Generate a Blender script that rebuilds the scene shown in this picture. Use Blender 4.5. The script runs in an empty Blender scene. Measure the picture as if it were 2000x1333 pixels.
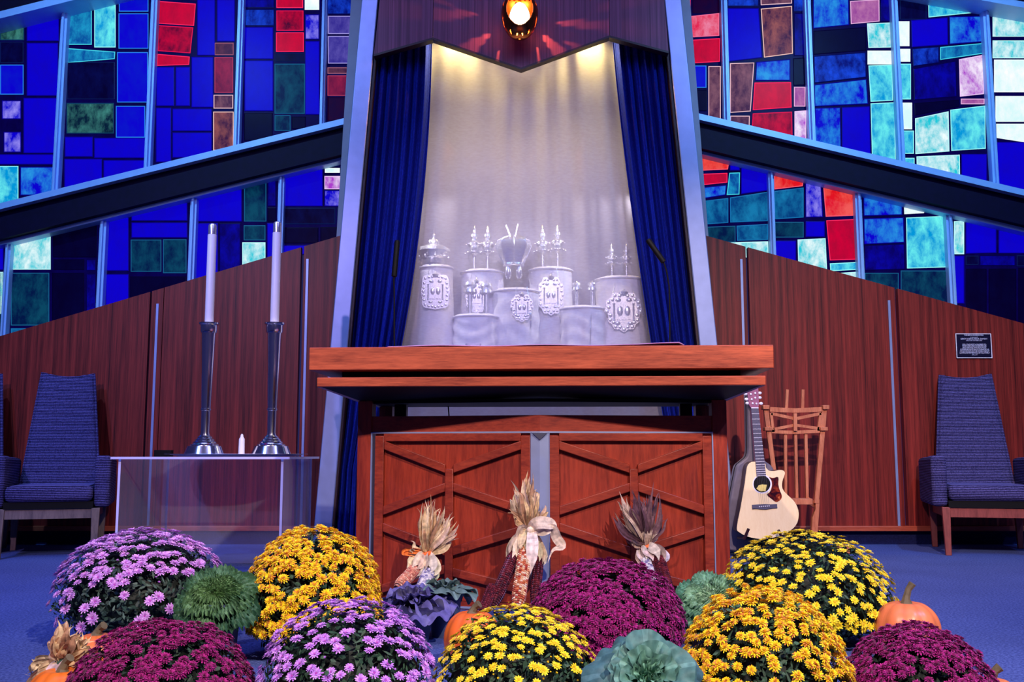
import bpy, bmesh, math, random
from mathutils import Vector, Matrix, noise, Quaternion
R = math.radians
random.seed(7)
C = bpy.context.scene.collection
scene = bpy.context.scene

# ------------------------------------------------------------------ camera
EYE = 0.62
F = 1900.0
PITCH = R(6.7)
cam_d = bpy.data.cameras.new('camera')
cam_d.sensor_width = 36.0
cam_d.lens = F / 2000.0 * 36.0
cam_d.clip_start = 0.05
cam = bpy.data.objects.new('camera', cam_d)
C.objects.link(cam)
cam.location = (0, 0, EYE)
cam.rotation_euler = (R(90) + PITCH, 0, 0)
scene.camera = cam

def P(px, py, d):
    """world point seen at photo pixel (px,py) on the vertical plane y=d"""
    u = (px - 1000.0) / F
    v = (666.5 - py) / F
    dy = math.cos(PITCH) - v * math.sin(PITCH)
    dz = math.sin(PITCH) + v * math.cos(PITCH)
    t = d / dy
    return Vector((u * t, d, EYE + dz * t))

# ------------------------------------------------------------------ world, exposure, lights
w = bpy.data.worlds.new('world')
scene.world = w
w.use_nodes = True
w.node_tree.nodes['Background'].inputs[0].default_value = (0.13, 0.13, 0.62, 1)
w.node_tree.nodes['Background'].inputs[1].default_value = 0.14
vs = scene.view_settings
vs.view_transform = 'Standard'
try:
    vs.look = 'None'
except Exception:
    pass
vs.gamma = 1.0
vs.use_curve_mapping = False
vs.exposure = 0.0

def look(o, target):
    d = Vector(target) - o.location
    o.rotation_euler = d.to_track_quat('-Z', 'Y').to_euler()

def spot(name, loc, target, energy, col, size=60, blend=0.6, rad=0.06):
    l = bpy.data.lights.new(name, 'SPOT')
    l.energy = energy
    l.color = col
    l.spot_size = R(size)
    l.spot_blend = blend
    l.shadow_soft_size = rad
    o = bpy.data.objects.new(name, l)
    C.objects.link(o)
    o.location = loc
    look(o, target)
    return o

def area(name, loc, target, energy, col, sx, sy):
    l = bpy.data.lights.new(name, 'AREA')
    l.shape = 'RECTANGLE'
    l.size = sx
    l.size_y = sy
    l.energy = energy
    l.color = col
    o = bpy.data.objects.new(name, l)
    C.objects.link(o)
    o.location = loc
    look(o, target)
    return o

spot('stage_spot', (2.2, -1.3, 4.3), (0.1, 3.3, 0.3), 1500, (1.0, 0.82, 0.74), 40, 0.7)
spot('stage_spot', (-1.6, -1.3, 4.3), (0.4, 3.5, 0.3), 950, (1.0, 0.80, 0.80), 42, 0.7)
spot('stage_spot', (0.9, -0.8, 4.2), (2.4, 6.4, 0.5), 1700, (1.0, 0.76, 0.68), 34, 0.9)
spot('stage_spot', (-2.6, -0.6, 4.2), (-2.2, 6.6, 0.5), 600, (0.82, 0.56, 0.95), 38, 0.9)
spot('blue_wash_spot', (-3.5, 1.5, 4.6), (-2.8, 5.2, 0.0), 700, (0.16, 0.30, 1.0), 70, 0.9)
spot('blue_wash_spot', (3.8, 1.5, 4.6), (2.0, 3.9, 0.0), 520, (0.26, 0.38, 1.0), 70, 0.9)
spot('ark_wash_spot', (0.05, -1.0, 4.6), (0.07, 6.5, 2.05), 1350, (0.74, 0.62, 0.98), 17, 0.6)  # added lavender fill for the sheer and ark front
spot('window_wash_spot', (-3.2, 3.6, 5.2), (-2.8, 7.4, 2.5), 520, (0.22, 0.52, 1.0), 74, 0.8)  # pair of added blue spots, unseen, that brighten the mullions
spot('window_wash_spot', (3.2, 3.6, 5.2), (2.8, 7.4, 2.5), 620, (0.22, 0.56, 1.0), 74, 0.8)
area('ceiling_blue_light', (0, 2.6, 5.2), (0, 6.0, 1.4), 130, (0.36, 0.38, 1.0), 6.0, 1.5)  # unseen area fill added for the blue-violet ambient

# ------------------------------------------------------------------ materials
def srgb(r, g, b):
    f = lambda c: (c / 255.0 / 12.92) if c / 255.0 <= 0.04045 else ((c / 255.0 + 0.055) / 1.055) ** 2.4
    return (f(r), f(g), f(b), 1.0)

def new_mat(name):
    m = bpy.data.materials.new(name)
    m.use_nodes = True
    return m, m.node_tree, m.node_tree.nodes['Principled BSDF']

def ramp(nt, fac, stops):
    r = nt.nodes.new('ShaderNodeValToRGB')
    el = r.color_ramp.elements
    el[0].position, el[0].color = stops[0]
    el[1].position, el[1].color = stops[-1]
    for p, c in stops[1:-1]:
        e = el.new(p)
        e.color = c
    nt.links.new(fac, r.inputs[0])
    return r.outputs[0]

def coords(nt, scale, out='Object', rot=(0, 0, 0)):
    tc = nt.nodes.new('ShaderNodeTexCoord')
    mp = nt.nodes.new('ShaderNodeMapping')
    mp.inputs['Scale'].default_value = scale
    mp.inputs['Rotation'].default_value = rot
    nt.links.new(tc.outputs[out], mp.inputs['Vector'])
    return mp.outputs[0]

def noise_n(nt, vec, scale=1.0, detail=4, rough=0.5, dist=0.0):
    n = nt.nodes.new('ShaderNodeTexNoise')
    n.inputs['Scale'].default_value = scale
    n.inputs['Detail'].default_value = detail
    n.inputs['Roughness'].default_value = rough
    n.inputs['Distortion'].default_value = dist
    nt.links.new(vec, n.inputs['Vector'])
    return n.outputs['Fac']

def bump(nt, b, height, strength, dist=0.01):
    n = nt.nodes.new('ShaderNodeBump')
    n.inputs['Strength'].default_value = strength
    n.inputs['Distance'].default_value = dist
    nt.links.new(height, n.inputs['Height'])
    nt.links.new(n.outputs[0], b.inputs['Normal'])

def plain(name, col, rough=0.5, metal=0.0, var=0.12, scale=30.0, bmp=0.0, spec=0.5, sheen=0.0):
    m, nt, b = new_mat(name)
    n = noise_n(nt, coords(nt, (scale,) * 3), 1.0, 4)
    lo = tuple(c * (1 - var) for c in col[:3]) + (1,)
    hi = tuple(min(1, c * (1 + var)) for c in col[:3]) + (1,)
    nt.links.new(ramp(nt, n, [(0.3, lo), (0.7, hi)]), b.inputs['Base Color'])
    b.inputs['Roughness'].default_value = rough
    b.inputs['Metallic'].default_value = metal
    b.inputs['Specular IOR Level'].default_value = spec
    b.inputs['Sheen Weight'].default_value = sheen
    if bmp:
        bump(nt, b, n, bmp)
    return m

def wood(name, dark, light, scale, rough=0.35, fine=1.0, spec=0.4):
    m, nt, b = new_mat(name)
    v = coords(nt, scale)
    n1 = noise_n(nt, v, 1.0, 3, 0.5, 0.3)
    n2 = noise_n(nt, v, 6.0 * fine, 3, 0.7)
    mx = nt.nodes.new('ShaderNodeMix')
    mx.data_type = 'FLOAT'
    mx.inputs[0].default_value = 0.5
    nt.links.new(n1, mx.inputs[2])
    nt.links.new(n2, mx.inputs[3])
    nt.links.new(ramp(nt, mx.outputs[0], [(0.34, dark), (0.66, light)]), b.inputs['Base Color'])
    b.inputs['Roughness'].default_value = rough
    b.inputs['Specular IOR Level'].default_value = spec
    bump(nt, b, n2, 0.06, 0.002)
    return m

def colattr(name, rough=0.6, spec=0.3, sheen=0.0, trans=0.0, var=0.0, scale=60):
    m, nt, b = new_mat(name)
    a = nt.nodes.new('ShaderNodeVertexColor')
    a.layer_name = 'Col'
    out = a.outputs[0]
    if var:
        n = noise_n(nt, coords(nt, (scale,) * 3), 1.0, 4)
        h = nt.nodes.new('ShaderNodeHueSaturation')
        mr = nt.nodes.new('ShaderNodeMapRange')
        mr.inputs[1].default_value = 0.3
        mr.inputs[2].default_value = 0.7
        mr.inputs[3].default_value = 1 - var
        mr.inputs[4].default_value = 1 + var
        nt.links.new(n, mr.inputs[0])
        nt.links.new(mr.outputs[0], h.inputs['Value'])
        nt.links.new(out, h.inputs['Color'])
        out = h.outputs[0]
    nt.links.new(out, b.inputs['Base Color'])
    b.inputs['Roughness'].default_value = rough
    b.inputs['Specular IOR Level'].default_value = spec
    b.inputs['Sheen Weight'].default_value = sheen
    if trans:
        t = nt.nodes.new('ShaderNodeBsdfTranslucent')
        nt.links.new(out, t.inputs['Color'])
        mx = nt.nodes.new('ShaderNodeMixShader')
        mx.inputs[0].default_value = trans
        nt.links.new(b.outputs[0], mx.inputs[1])
        nt.links.new(t.outputs[0], mx.inputs[2])
        nt.links.new(mx.outputs[0], nt.nodes['Material Output'].inputs[0])
    return m

M = {}
M['panel'] = wood('mahogany_panel', srgb(48, 9, 12), srgb(154, 50, 40), (34, 34, 0.55), 0.42, 1.0, 0.3)
M['trimwood'] = wood('mahogany_trim', srgb(150, 60, 40), srgb(190, 92, 62), (2, 30, 30), 0.4)
M['tabletop'] = wood('table_top_wood', srgb(120, 42, 24), srgb(192, 88, 54), (2.2, 16, 30), 0.4)
M['tablewood'] = wood('table_body_wood', srgb(104, 26, 18), srgb(164, 56, 34), (16, 16, 1.6), 0.42)
M['tablerail'] = wood('table_rail_wood', srgb(108, 30, 22), srgb(160, 60, 38), (3, 20, 20), 0.4)
M['darkwood'] = wood('dark_wood', srgb(30, 12, 18), srgb(52, 22, 24), (3, 20, 20), 0.5)
M['fascia'] = wood('fascia_wood', srgb(66, 26, 50), srgb(140, 78, 108), (70, 20, 0.35), 0.5, 1.0, 0.3)
M['standwood'] = wood('stand_wood', srgb(170, 90, 60), srgb(220, 136, 96), (20, 20, 3), 0.4)
M['chairwood_red'] = wood('chair_wood_red', srgb(110, 46, 42), srgb(150, 70, 62), (20, 20, 3), 0.45)
M['chairwood_grey'] = wood('chair_wood_grey', srgb(86, 72, 72), srgb(128, 108, 100), (20, 20, 3), 0.45)
M['alu'] = plain('brushed_aluminium', (0.32, 0.38, 0.62, 1), 0.40, 0.5, 0.06, 14)
M['mullion'] = plain('painted_mullion', (0.36, 0.60, 1.0, 1), 0.4, 0.1, 0.06, 10)
M['beam'] = plain('dark_beam_paint', srgb(12, 3, 40), 0.6, 0.0, 0.2, 20, 0, 0.15)
M['arkback'] = plain('ark_back_cloth', (0.34, 0.32, 0.40, 1), 0.8, 0, 0.05, 10)
M['basecloth'] = plain('dark_base_carpet', srgb(22, 26, 66), 0.95, 0, 0.25, 90, 0.3, 0.1)
M['softtrim'] = plain('pale_trim', (0.42, 0.36, 0.40, 1), 0.5, 0, 0.06, 14)
M['silver'] = plain('polished_silver', (0.88, 0.88, 0.9, 1), 0.27, 0.85, 0.04, 20)
M['candlesilver'] = plain('candlestick_silver', (0.82, 0.82, 0.86, 1), 0.15, 1.0, 0.05, 20)
M['steel'] = plain('stand_steel', (0.62, 0.60, 0.62, 1), 0.2, 1.0, 0.05, 20)
M['brass'] = plain('copper_gold_metal', srgb(190, 110, 50), 0.25, 1.0, 0.1, 40)
M['black'] = plain('black_plastic', srgb(7, 6, 9), 0.6, 0.0, 0.2, 30, 0, 0.15)  # on the reading table this black stands for shade
M['wax'] = plain('candle_wax', (0.88, 0.84, 0.84, 1), 0.4, 0, 0.02, 20)
M['mantle'] = plain('white_scroll_mantle', (0.76, 0.74, 0.80, 1), 0.7, 0, 0.08, 18, 0.2, 0.2, 0.3)
M['white'] = plain('off_white', (0.75, 0.73, 0.8, 1), 0.6, 0, 0.04, 10)
M['mauve_cloth'] = plain('mauve_table_cloth', srgb(176, 130, 190), 0.8, 0, 0.15, 12)
M['case'] = plain('case_vinyl', srgb(112, 104, 118), 0.5, 0, 0.1, 30, 0.1)
M['lead'] = plain('window_lead', srgb(6, 6, 40), 0.6, 0, 0.1, 30)
M['orange_ribbon'] = plain('orange_ribbon', srgb(240, 100, 30), 0.6, 0, 0.1, 30)
M['pot'] = plain('grower_pot', srgb(70, 84, 120), 0.5, 0, 0.1, 20)
M['soil'] = plain('potting_soil', srgb(40, 26, 22), 0.9, 0, 0.3, 60, 0.5)
M['petal'] = colattr('petal', 0.6, 0.2, 0.2, 0.15)
M['leaf'] = colattr('leaf', 0.55, 0.3, 0.0, 0.12, 0.25, 60)
M['husk'] = colattr('corn_husk', 0.7, 0.2, 0.1, 0.15, 0.3, 50)
M['kernel'] = colattr('corn_kernel', 0.32, 0.3)
M['skin'] = colattr('pumpkin_skin', 0.35, 0.4, 0, 0, 0.1, 16)
M['plaque'] = plain('plaque_black', srgb(10, 8, 40), 0.35)
M['letter'] = plain('plaque_letter', (0.7, 0.68, 0.9, 1), 0.5)
M['nut'] = plain('pearl', (0.85, 0.82, 0.9, 1), 0.2)
M['spruce'] = wood('spruce_top', srgb(246, 214, 160), srgb(255, 228, 180), (40, 40, 1), 0.3, 1.0, 0.4)
M['headstock'] = wood('headstock_rosewood', srgb(130, 70, 100), srgb(170, 100, 130), (30, 30, 2), 0.3)
M['fretboard'] = plain('fretboard', srgb(70, 66, 92), 0.35)
M['guitarside'] = plain('guitar_side', srgb(50, 20, 24), 0.3)
M['tape_yellow'] = plain('sound_hole_label', srgb(225, 205, 110), 0.6)

def mk_tortoise():
    m, nt, b = new_mat('tortoise_shell')
    n = noise_n(nt, coords(nt, (26,) * 3), 1.0, 5, 0.6, 1.0)
    nt.links.new(ramp(nt, n, [(0.4, srgb(50, 12, 24)), (0.55, srgb(120, 34, 22)), (0.7, srgb(220, 110, 60))]), b.inputs['Base Color'])
    b.inputs['Roughness'].default_value = 0.15
    return m
M['tortoise'] = mk_tortoise()

def mk_carpet():
    m, nt, b = new_mat('blue_carpet')
    n = noise_n(nt, coords(nt, (110,) * 3), 1.0, 3, 0.7)
    n2 = noise_n(nt, coords(nt, (2.5, 2.5, 2.5)), 1.0, 2)
    c = ramp(nt, n, [(0.3, srgb(38, 52, 112)), (0.7, srgb(98, 116, 186))])
    h = nt.nodes.new('ShaderNodeHueSaturation')
    mr = nt.nodes.new('ShaderNodeMapRange')
    mr.inputs[3].default_value = 0.8
    mr.inputs[4].default_value = 1.15
    nt.links.new(n2, mr.inputs[0])
    nt.links.new(mr.outputs[0], h.inputs['Value'])
    nt.links.new(c, h.inputs['Color'])
    nt.links.new(h.outputs[0], b.inputs['Base Color'])
    b.inputs['Roughness'].default_value = 0.95
    b.inputs['Specular IOR Level'].default_value = 0.1
    bump(nt, b, n, 0.6, 0.01)
    return m
M['carpet'] = mk_carpet()

def mk_ribbed(name, lo, hi):
    m, nt, b = new_mat(name)
    wv = nt.nodes.new('ShaderNodeTexWave')
    wv.wave_type = 'BANDS'
    wv.bands_direction = 'Z'
    wv.inputs['Scale'].default_value = 30.0
    wv.inputs['Distortion'].default_value = 1.2
    wv.inputs['Detail'].default_value = 2
    nt.links.new(coords(nt, (1, 1, 1)), wv.inputs['Vector'])
    n = noise_n(nt, coords(nt, (170, 170, 60)), 1.0, 2)
    mx = nt.nodes.new('ShaderNodeMath')
    mx.operation = 'MULTIPLY'
    nt.links.new(wv.outputs['Fac'], mx.inputs[0])
    nt.links.new(n, mx.inputs[1])
    nt.links.new(ramp(nt, mx.outputs[0], [(0.1, lo), (0.5, hi)]), b.inputs['Base Color'])
    b.inputs['Roughness'].default_value = 0.9
    b.inputs['Specular IOR Level'].default_value = 0.15
    bump(nt, b, mx.outputs[0], 0.5, 0.006)
    return m
M['upholstery'] = mk_ribbed('ribbed_upholstery', srgb(16, 13, 48), srgb(98, 92, 152))

def mk_velvet():
    m, nt, b = new_mat('navy_curtain_cloth')
    n = noise_n(nt, coords(nt, (200, 200, 60)), 1.0, 3, 0.6)
    nt.links.new(ramp(nt, n, [(0.3, srgb(10, 18, 98)), (0.7, srgb(22, 40, 146))]), b.inputs['Base Color'])
    b.inputs['Roughness'].default_value = 0.85
    b.inputs['Specular IOR Level'].default_value = 0.1
    bump(nt, b, n, 0.2, 0.003)
    return m
M['navy'] = mk_velvet()

def mk_sheer():
    m, nt, b = new_mat('sheer_white_voile')
    n = noise_n(nt, coords(nt, (30, 30, 90)), 1.0, 2, 0.5)
    col = ramp(nt, n, [(0.2, (0.64, 0.57, 0.64, 1)), (0.7, (0.70, 0.67, 0.73, 1))])
    d = nt.nodes.new('ShaderNodeBsdfDiffuse')
    t = nt.nodes.new('ShaderNodeBsdfTranslucent')
    tr = nt.nodes.new('ShaderNodeBsdfTransparent')
    nt.links.new(col, d.inputs[0])
    nt.links.new(col, t.inputs[0])
    a = nt.nodes.new('ShaderNodeMixShader')
    a.inputs[0].default_value = 0.3
    nt.links.new(d.outputs[0], a.inputs[1])
    nt.links.new(t.outputs[0], a.inputs[2])
    c = nt.nodes.new('ShaderNodeMixShader')
    c.inputs[0].default_value = 0.64
    nt.links.new(a.outputs[0], c.inputs[1])
    nt.links.new(tr.outputs[0], c.inputs[2])
    nt.links.new(c.outputs[0], nt.nodes['Material Output'].inputs[0])
    return m
M['sheer'] = mk_sheer()

def mk_acrylic():
    m, nt, b = new_mat('clear_acrylic')
    tr = nt.nodes.new('ShaderNodeBsdfTransparent')
    tr.inputs[0].default_value = (0.93, 0.93, 0.97, 1)
    gl = nt.nodes.new('ShaderNodeBsdfGlossy')
    gl.inputs['Roughness'].default_value = 0.03
    df = nt.nodes.new('ShaderNodeBsdfDiffuse')
    df.inputs[0].default_value = (0.75, 0.72, 0.9, 1)
    lw = nt.nodes.new('ShaderNodeLayerWeight')
    lw.inputs[0].default_value = 0.5
    pw = nt.nodes.new('ShaderNodeMath'); pw.operation = 'POWER'; pw.inputs[1].default_value = 4.0
    nt.links.new(lw.outputs['Facing'], pw.inputs[0])
    fr = nt.nodes.new('ShaderNodeMath'); fr.operation = 'MULTIPLY_ADD'; fr.inputs[1].default_value = 0.5; fr.inputs[2].default_value = 0.05
    nt.links.new(pw.outputs[0], fr.inputs[0])
    a = nt.nodes.new('ShaderNodeMixShader')
    nt.links.new(fr.outputs[0], a.inputs[0])
    nt.links.new(tr.outputs[0], a.inputs[1])
    nt.links.new(gl.outputs[0], a.inputs[2])
    c = nt.nodes.new('ShaderNodeMixShader')
    c.inputs[0].default_value = 0.10
    nt.links.new(a.outputs[0], c.inputs[1])
    nt.links.new(df.outputs[0], c.inputs[2])
    nt.links.new(c.outputs[0], nt.nodes['Material Output'].inputs[0])
    return m
M['acrylic'] = mk_acrylic()
M['acrylic_edge'] = plain('frosted_acrylic_edge', (0.62, 0.6, 0.85, 1), 0.3, 0, 0.05, 20)

def mk_glass():
    """lit stained glass: two colour attributes blended by cloud-like noise, glowing with daylight"""
    m, nt, b = new_mat('stained_glass')
    a = nt.nodes.new('ShaderNodeVertexColor')
    a.layer_name = 'Col'
    a2 = nt.nodes.new('ShaderNodeVertexColor')
    a2.layer_name = 'Col2'
    n = noise_n(nt, coords(nt, (8, 8, 5)), 1.0, 8, 0.68, 0.15)
    mr = nt.nodes.new('ShaderNodeMapRange')
    mr.inputs[1].default_value = 0.40
    mr.inputs[2].default_value = 0.64
    nt.links.new(n, mr.inputs[0])
    mx = nt.nodes.new('ShaderNodeMix')
    mx.data_type = 'RGBA'
    nt.links.new(mr.outputs[0], mx.inputs[0])
    nt.links.new(a.outputs[0], mx.inputs[6])
    nt.links.new(a2.outputs[0], mx.inputs[7])
    b.inputs['Base Color'].default_value = (0.003, 0.001, 0.02, 1)
    b.inputs['Specular IOR Level'].default_value = 0.02
    b.inputs['Roughness'].default_value = 0.3
    nt.links.new(mx.outputs[2], b.inputs['Emission Color'])
    b.inputs['Emission Strength'].default_value = 1.0
    return m
M['glass'] = mk_glass()

def mk_glow(name, col, s):
    m, nt, b = new_mat(name)
    n = noise_n(nt, coords(nt, (20,) * 3), 1.0, 2)
    nt.links.new(ramp(nt, n, [(0.2, tuple(c * 0.95 for c in col[:3]) + (1,)), (0.8, col)]), b.inputs['Emission Color'])
    b.inputs['Base Color'].default_value = (0.9, 0.8, 0.6, 1)
    b.inputs['Emission Strength'].default_value = s
    return m
M['glow'] = mk_glow('lamp_glow', (1.0, 0.72, 0.42, 1), 6.0)

# ------------------------------------------------------------------ mesh builder
class MB:
    def __init__(s):
        s.v = []; s.f = []; s.c = []; s.c2 = []
    def add(s, verts, faces, col=None, col2=None):
        o = len(s.v)
        s.v += [Vector(p) for p in verts]
        for i, f in enumerate(faces):
            s.f.append([o + k for k in f])
            s.c.append(col[i] if isinstance(col, list) else col)
            s.c2.append(col2)
        return s
    def box(s, x0, x1, y0, y1, z0, z1, col=None):
        v = [(x0, y0, z0), (x1, y0, z0), (x1, y1, z0), (x0, y1, z0), (x0, y0, z1), (x1, y0, z1), (x1, y1, z1), (x0, y1, z1)]
        return s.hexa(v, col)
    def hexa(s, v, col=None):
        return s.add(v, [(0, 3, 2, 1), (4, 5, 6, 7), (0, 1, 5, 4), (1, 2, 6, 5), (2, 3, 7, 6), (3, 0, 4, 7)], col)
    def extr(s, front, back, col=None):
        """prism between two matching outlines of 3-D points"""
        n = len(front)
        fs = [tuple(range(n)), tuple(reversed(range(n, 2 * n)))]
        fs += [(i, i + n, (i + 1) % n + n, (i + 1) % n) for i in range(n)]
        return s.add(list(front) + list(back), fs, col)
    def bar(s, a, b, wx, wy, col=None, up=(0, 1, 0)):
        """square bar from a to b"""
        a = Vector(a); b = Vector(b)
        d = (b - a).normalized()
        u = Vector(up)
        sx = d.cross(u).normalized() * wx / 2
        sy = sx.cross(d).normalized() * wy / 2
        return s.hexa([a - sx - sy, a + sx - sy, a + sx + sy, a - sx + sy, b - sx - sy, b + sx - sy, b + sx + sy, b - sx + sy], col)
    def tube(s, pts, rad, n=10, col=None):
        pts = [Vector(p) for p in pts]
        if not isinstance(rad, (list, tuple)):
            rad = [rad] * len(pts)
        o = len(s.v)
        t0 = (pts[1] - pts[0]).normalized()
        nrm = t0.orthogonal().normalized()
        vs_ = []
        for i, p in enumerate(pts):
            if i == 0: t = pts[1] - pts[0]
            elif i == len(pts) - 1: t = pts[-1] - pts[-2]
            else: t = pts[i + 1] - pts[i - 1]
            t.normalize()
            nrm = (nrm - t * nrm.dot(t)).normalized()
            bn = t.cross(nrm)
            for k in range(n):
                a = 2 * math.pi * k / n
                vs_.append(p + (nrm * math.cos(a) + bn * math.sin(a)) * rad[i])
        fs = []
        for i in range(len(pts) - 1):
            for k in range(n):
                k2 = (k + 1) % n
                fs.append((i * n + k, i * n + k2, (i + 1) * n + k2, (i + 1) * n + k))
        fs.append(tuple(reversed(range(n))))
        fs.append(tuple(range((len(pts) - 1) * n, len(pts) * n)))
        return s.add(vs_, fs, col)
    def lathe(s, prof, n=32, c=(0, 0, 0), mat=None, col=None, mod=None):
        vs_ = []
        for (r, z) in prof:
            for k in range(n):
                a = 2 * math.pi * k / n
                rr = r * (mod(a, z) if mod else 1)
                p = Vector((rr * math.cos(a), rr * math.sin(a), z))
                if mat: p = mat @ p
                vs_.append(p + Vector(c))
        fs = []
        m = len(prof)
        for i in range(m - 1):
            for k in range(n):
                k2 = (k + 1) % n
                fs.append((i * n + k, i * n + k2, (i + 1) * n + k2, (i + 1) * n + k))
        fs.append(tuple(reversed(range(n))))
        fs.append(tuple(range((m - 1) * n, m * n)))
        return s.add(vs_, fs, col)
    def ball(s, c, r, n=12, sc=(1, 1, 1), col=None, mat=None):
        prof = []
        m = max(5, n // 2)
        vs_ = []; fs = []
        for i in range(m + 1):
            th = math.pi * i / m
            rr = max(math.sin(th), 1e-3); z = -math.cos(th)
            for k in range(n):
                a = 2 * math.pi * k / n
                p = Vector((rr * math.cos(a) * r * sc[0], rr * math.sin(a) * r * sc[1], z * r * sc[2]))
                if mat: p = mat @ p
                vs_.append(p + Vector(c))
        for i in range(m):
            for k in range(n):
                k2 = (k + 1) % n
                fs.append((i * n + k, i * n + k2, (i + 1) * n + k2, (i + 1) * n + k))
        return s.add(vs_, fs, col)
    def grid(s, fn, nu, nv, col=None):
        vs_ = [fn(i / nu, j / nv) for i in range(nu + 1) for j in range(nv + 1)]
        fs = []; cs = []
        for i in range(nu):
            for j in range(nv):
                a = i * (nv + 1) + j
                fs.append((a, a + 1, a + nv + 2, a + nv + 1))
                if callable(col): cs.append(col((i + .5) / nu, (j + .5) / nv))
        return s.add(vs_, fs, cs if callable(col) else col)
    def merge(s, mesh_src, mat, ):
        o = len(s.v)
        s.v += [mat @ p for p in mesh_src.v]
        for f, c in zip(mesh_src.f, mesh_src.c):
            s.f.append([o + k for k in f]); s.c.append(c); s.c2.append(None)
        return s

ROOT = {}
def base_of(o):
    return ROOT.get(o.name, Vector((0, 0, 0)))

def build(mb, name, mat, parent=None, at=None, smooth=True, angle=35, bevel=0, recalc=True, thick=0, sub=0):
    """link mb (in world coordinates) as one mesh object whose origin is `at` (or its parent's origin)"""
    org = Vector(at) if at is not None else (base_of(parent) if parent else Vector((0, 0, 0)))
    me = bpy.data.meshes.new(name)
    me.from_pydata([tuple(p - org) for p in mb.v], [], mb.f)
    if recalc:
        bm = bmesh.new(); bm.from_mesh(me)
        bmesh.ops.recalc_face_normals(bm, faces=bm.faces)
        bm.to_mesh(me); bm.free()
    for nm, lst in (('Col', mb.c), ('Col2', mb.c2)):
        if any(c is not None for c in lst):
            ca = me.color_attributes.new(nm, 'FLOAT_COLOR', 'CORNER')
            for p in me.polygons:
                c = lst[p.index] or (1, 1, 1, 1)
                for li in p.loop_indices:
                    ca.data[li].color = c
    if smooth:
        me.polygons.foreach_set('use_smooth', [True] * len(me.polygons))
        me.set_sharp_from_angle(angle=R(angle))
    me.materials.append(mat)
    me.update()
    o = bpy.data.objects.new(name, me)
    C.objects.link(o)
    if parent:
        o.parent = parent
        o.location = org - base_of(parent)
    else:
        o.location = org
    ROOT[o.name] = org
    if thick:
        md = o.modifiers.new('thickness', 'SOLIDIFY'); md.thickness = thick; md.offset = 0
    if bevel:
        md = o.modifiers.new('bevel', 'BEVEL'); md.width = bevel; md.segments = 2; md.limit_method = 'ANGLE'
    if sub:
        md = o.modifiers.new('subdivision', 'SUBSURF'); md.levels = sub; md.render_levels = sub
    return o

def thing(name, label, cat, loc, group=None):
    o = bpy.data.objects.new(name, None)
    o.empty_display_size = 0.1
    C.objects.link(o)
    o.location = loc
    ROOT[o.name] = Vector(loc)
    return tag(o, label, cat, group)

def tag(o, label, cat, group=None):
    o['label'] = label; o['category'] = cat
    if group: o['group'] = group
    return o

def struct(mb, name, mat, **k):
    o = build(mb, name, mat, **k)
    o['kind'] = 'structure'
    return o

def tree_copy(o, loc, label=None, parent=None):
    c = o.copy()
    C.objects.link(c)
    c.parent = parent
    if parent is None:
        c.location = loc
        if label: c['label'] = label
        ROOT[c.name] = Vector(loc)
    for ch in [x for x in bpy.data.objects if x.parent == o]:
        tree_copy(ch, None, None, c)
    return c

# ------------------------------------------------------------------ floor and steps
STEP_Y = 2.75
STEP_Z = -0.17
mb = MB()
mb.box(-7, 7, STEP_Y, 7.9, -0.17, 0.0)
struct(mb, 'floor', M['carpet'], bevel=0.012)
mb = MB(); mb.box(-7, 7, -3.0, STEP_Y, -0.34, STEP_Z)
struct(mb, 'floor_lower', M['carpet'])

# ------------------------------------------------------------------ panelled wall behind the stage
WD = 6.9
def wall_z(px, side):
    """height of the sloped panel top in photo rows at photo column px"""
    if side == 'L': return 657.0 - 0.2955 * px
    return 461.0 + (px - 1380) * 0.2762

def wall_panel(x0, x1, side, name):
    mb = MB()
    bot0 = 1031
    a = P(x0, wall_z(x0, side), WD); b = P(x1, wall_z(x1, side), WD)
    zb = 0.10
    fr = [Vector((a.x, WD, zb)), Vector((b.x, WD, zb)), b, a]
    bk = [p + Vector((0, 0.05, 0)) for p in fr]
    mb.extr(fr, bk)
    struct(mb, name, M['panel'], at=(a.x, WD, zb), angle=20)

for i, (x0, x1, s) in enumerate([(-420, -12, 'L'), (-4, 293, 'L'), (297, 320, 'L'), (321.5, 588, 'L'), (594, 706, 'L'), (1340, 1456, 'R'), (1461, 1747, 'R'), (1753, 2060, 'R'), (2066, 2460, 'R')]):
    wall_panel(x0, x1, s, 'wall_back')
# metal strips in the gaps
k = 0
for (xt, xb, s) in [(295, 291, 'L'), (591, 587, 'L'), (1458.5, 1461, 'R'), (1750, 1765, 'R')]:
    mb = MB()
    x = P((xt + xb) / 2, 900, WD).x
    z1 = P(xt, wall_z(xt, s) + 24, WD).z
    gx = P(xt, 900, WD).x
    mb.box(gx - 0.0085, gx + 0.0085, WD - 0.006, WD + 0.03, 0.10, z1)
    k += 1
    struct(mb, 'trim_%d' % k, M['alu'])
# bottom ledge of the wall and dark recessed base
for x0, x1 in ((-420, 706), (1340, 2460)):
    k += 1
    mb = MB(); mb.box(P(x0, 0, WD).x, P(x1, 0, WD).x, WD - 0.035, WD + 0.05, 0.095, 0.13)
    struct(mb, 'trim_%d' % k, M['trimwood'], bevel=0.003)
    mb = MB(); mb.box(P(x0, 0, WD).x, P(x1, 0, WD).x, WD + 0.02, WD + 0.08, 0.0, 0.095)
    struct(mb, 'baseboard_%s' % ('left' if x0 < 0 else 'right'), M['basecloth'])

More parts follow.
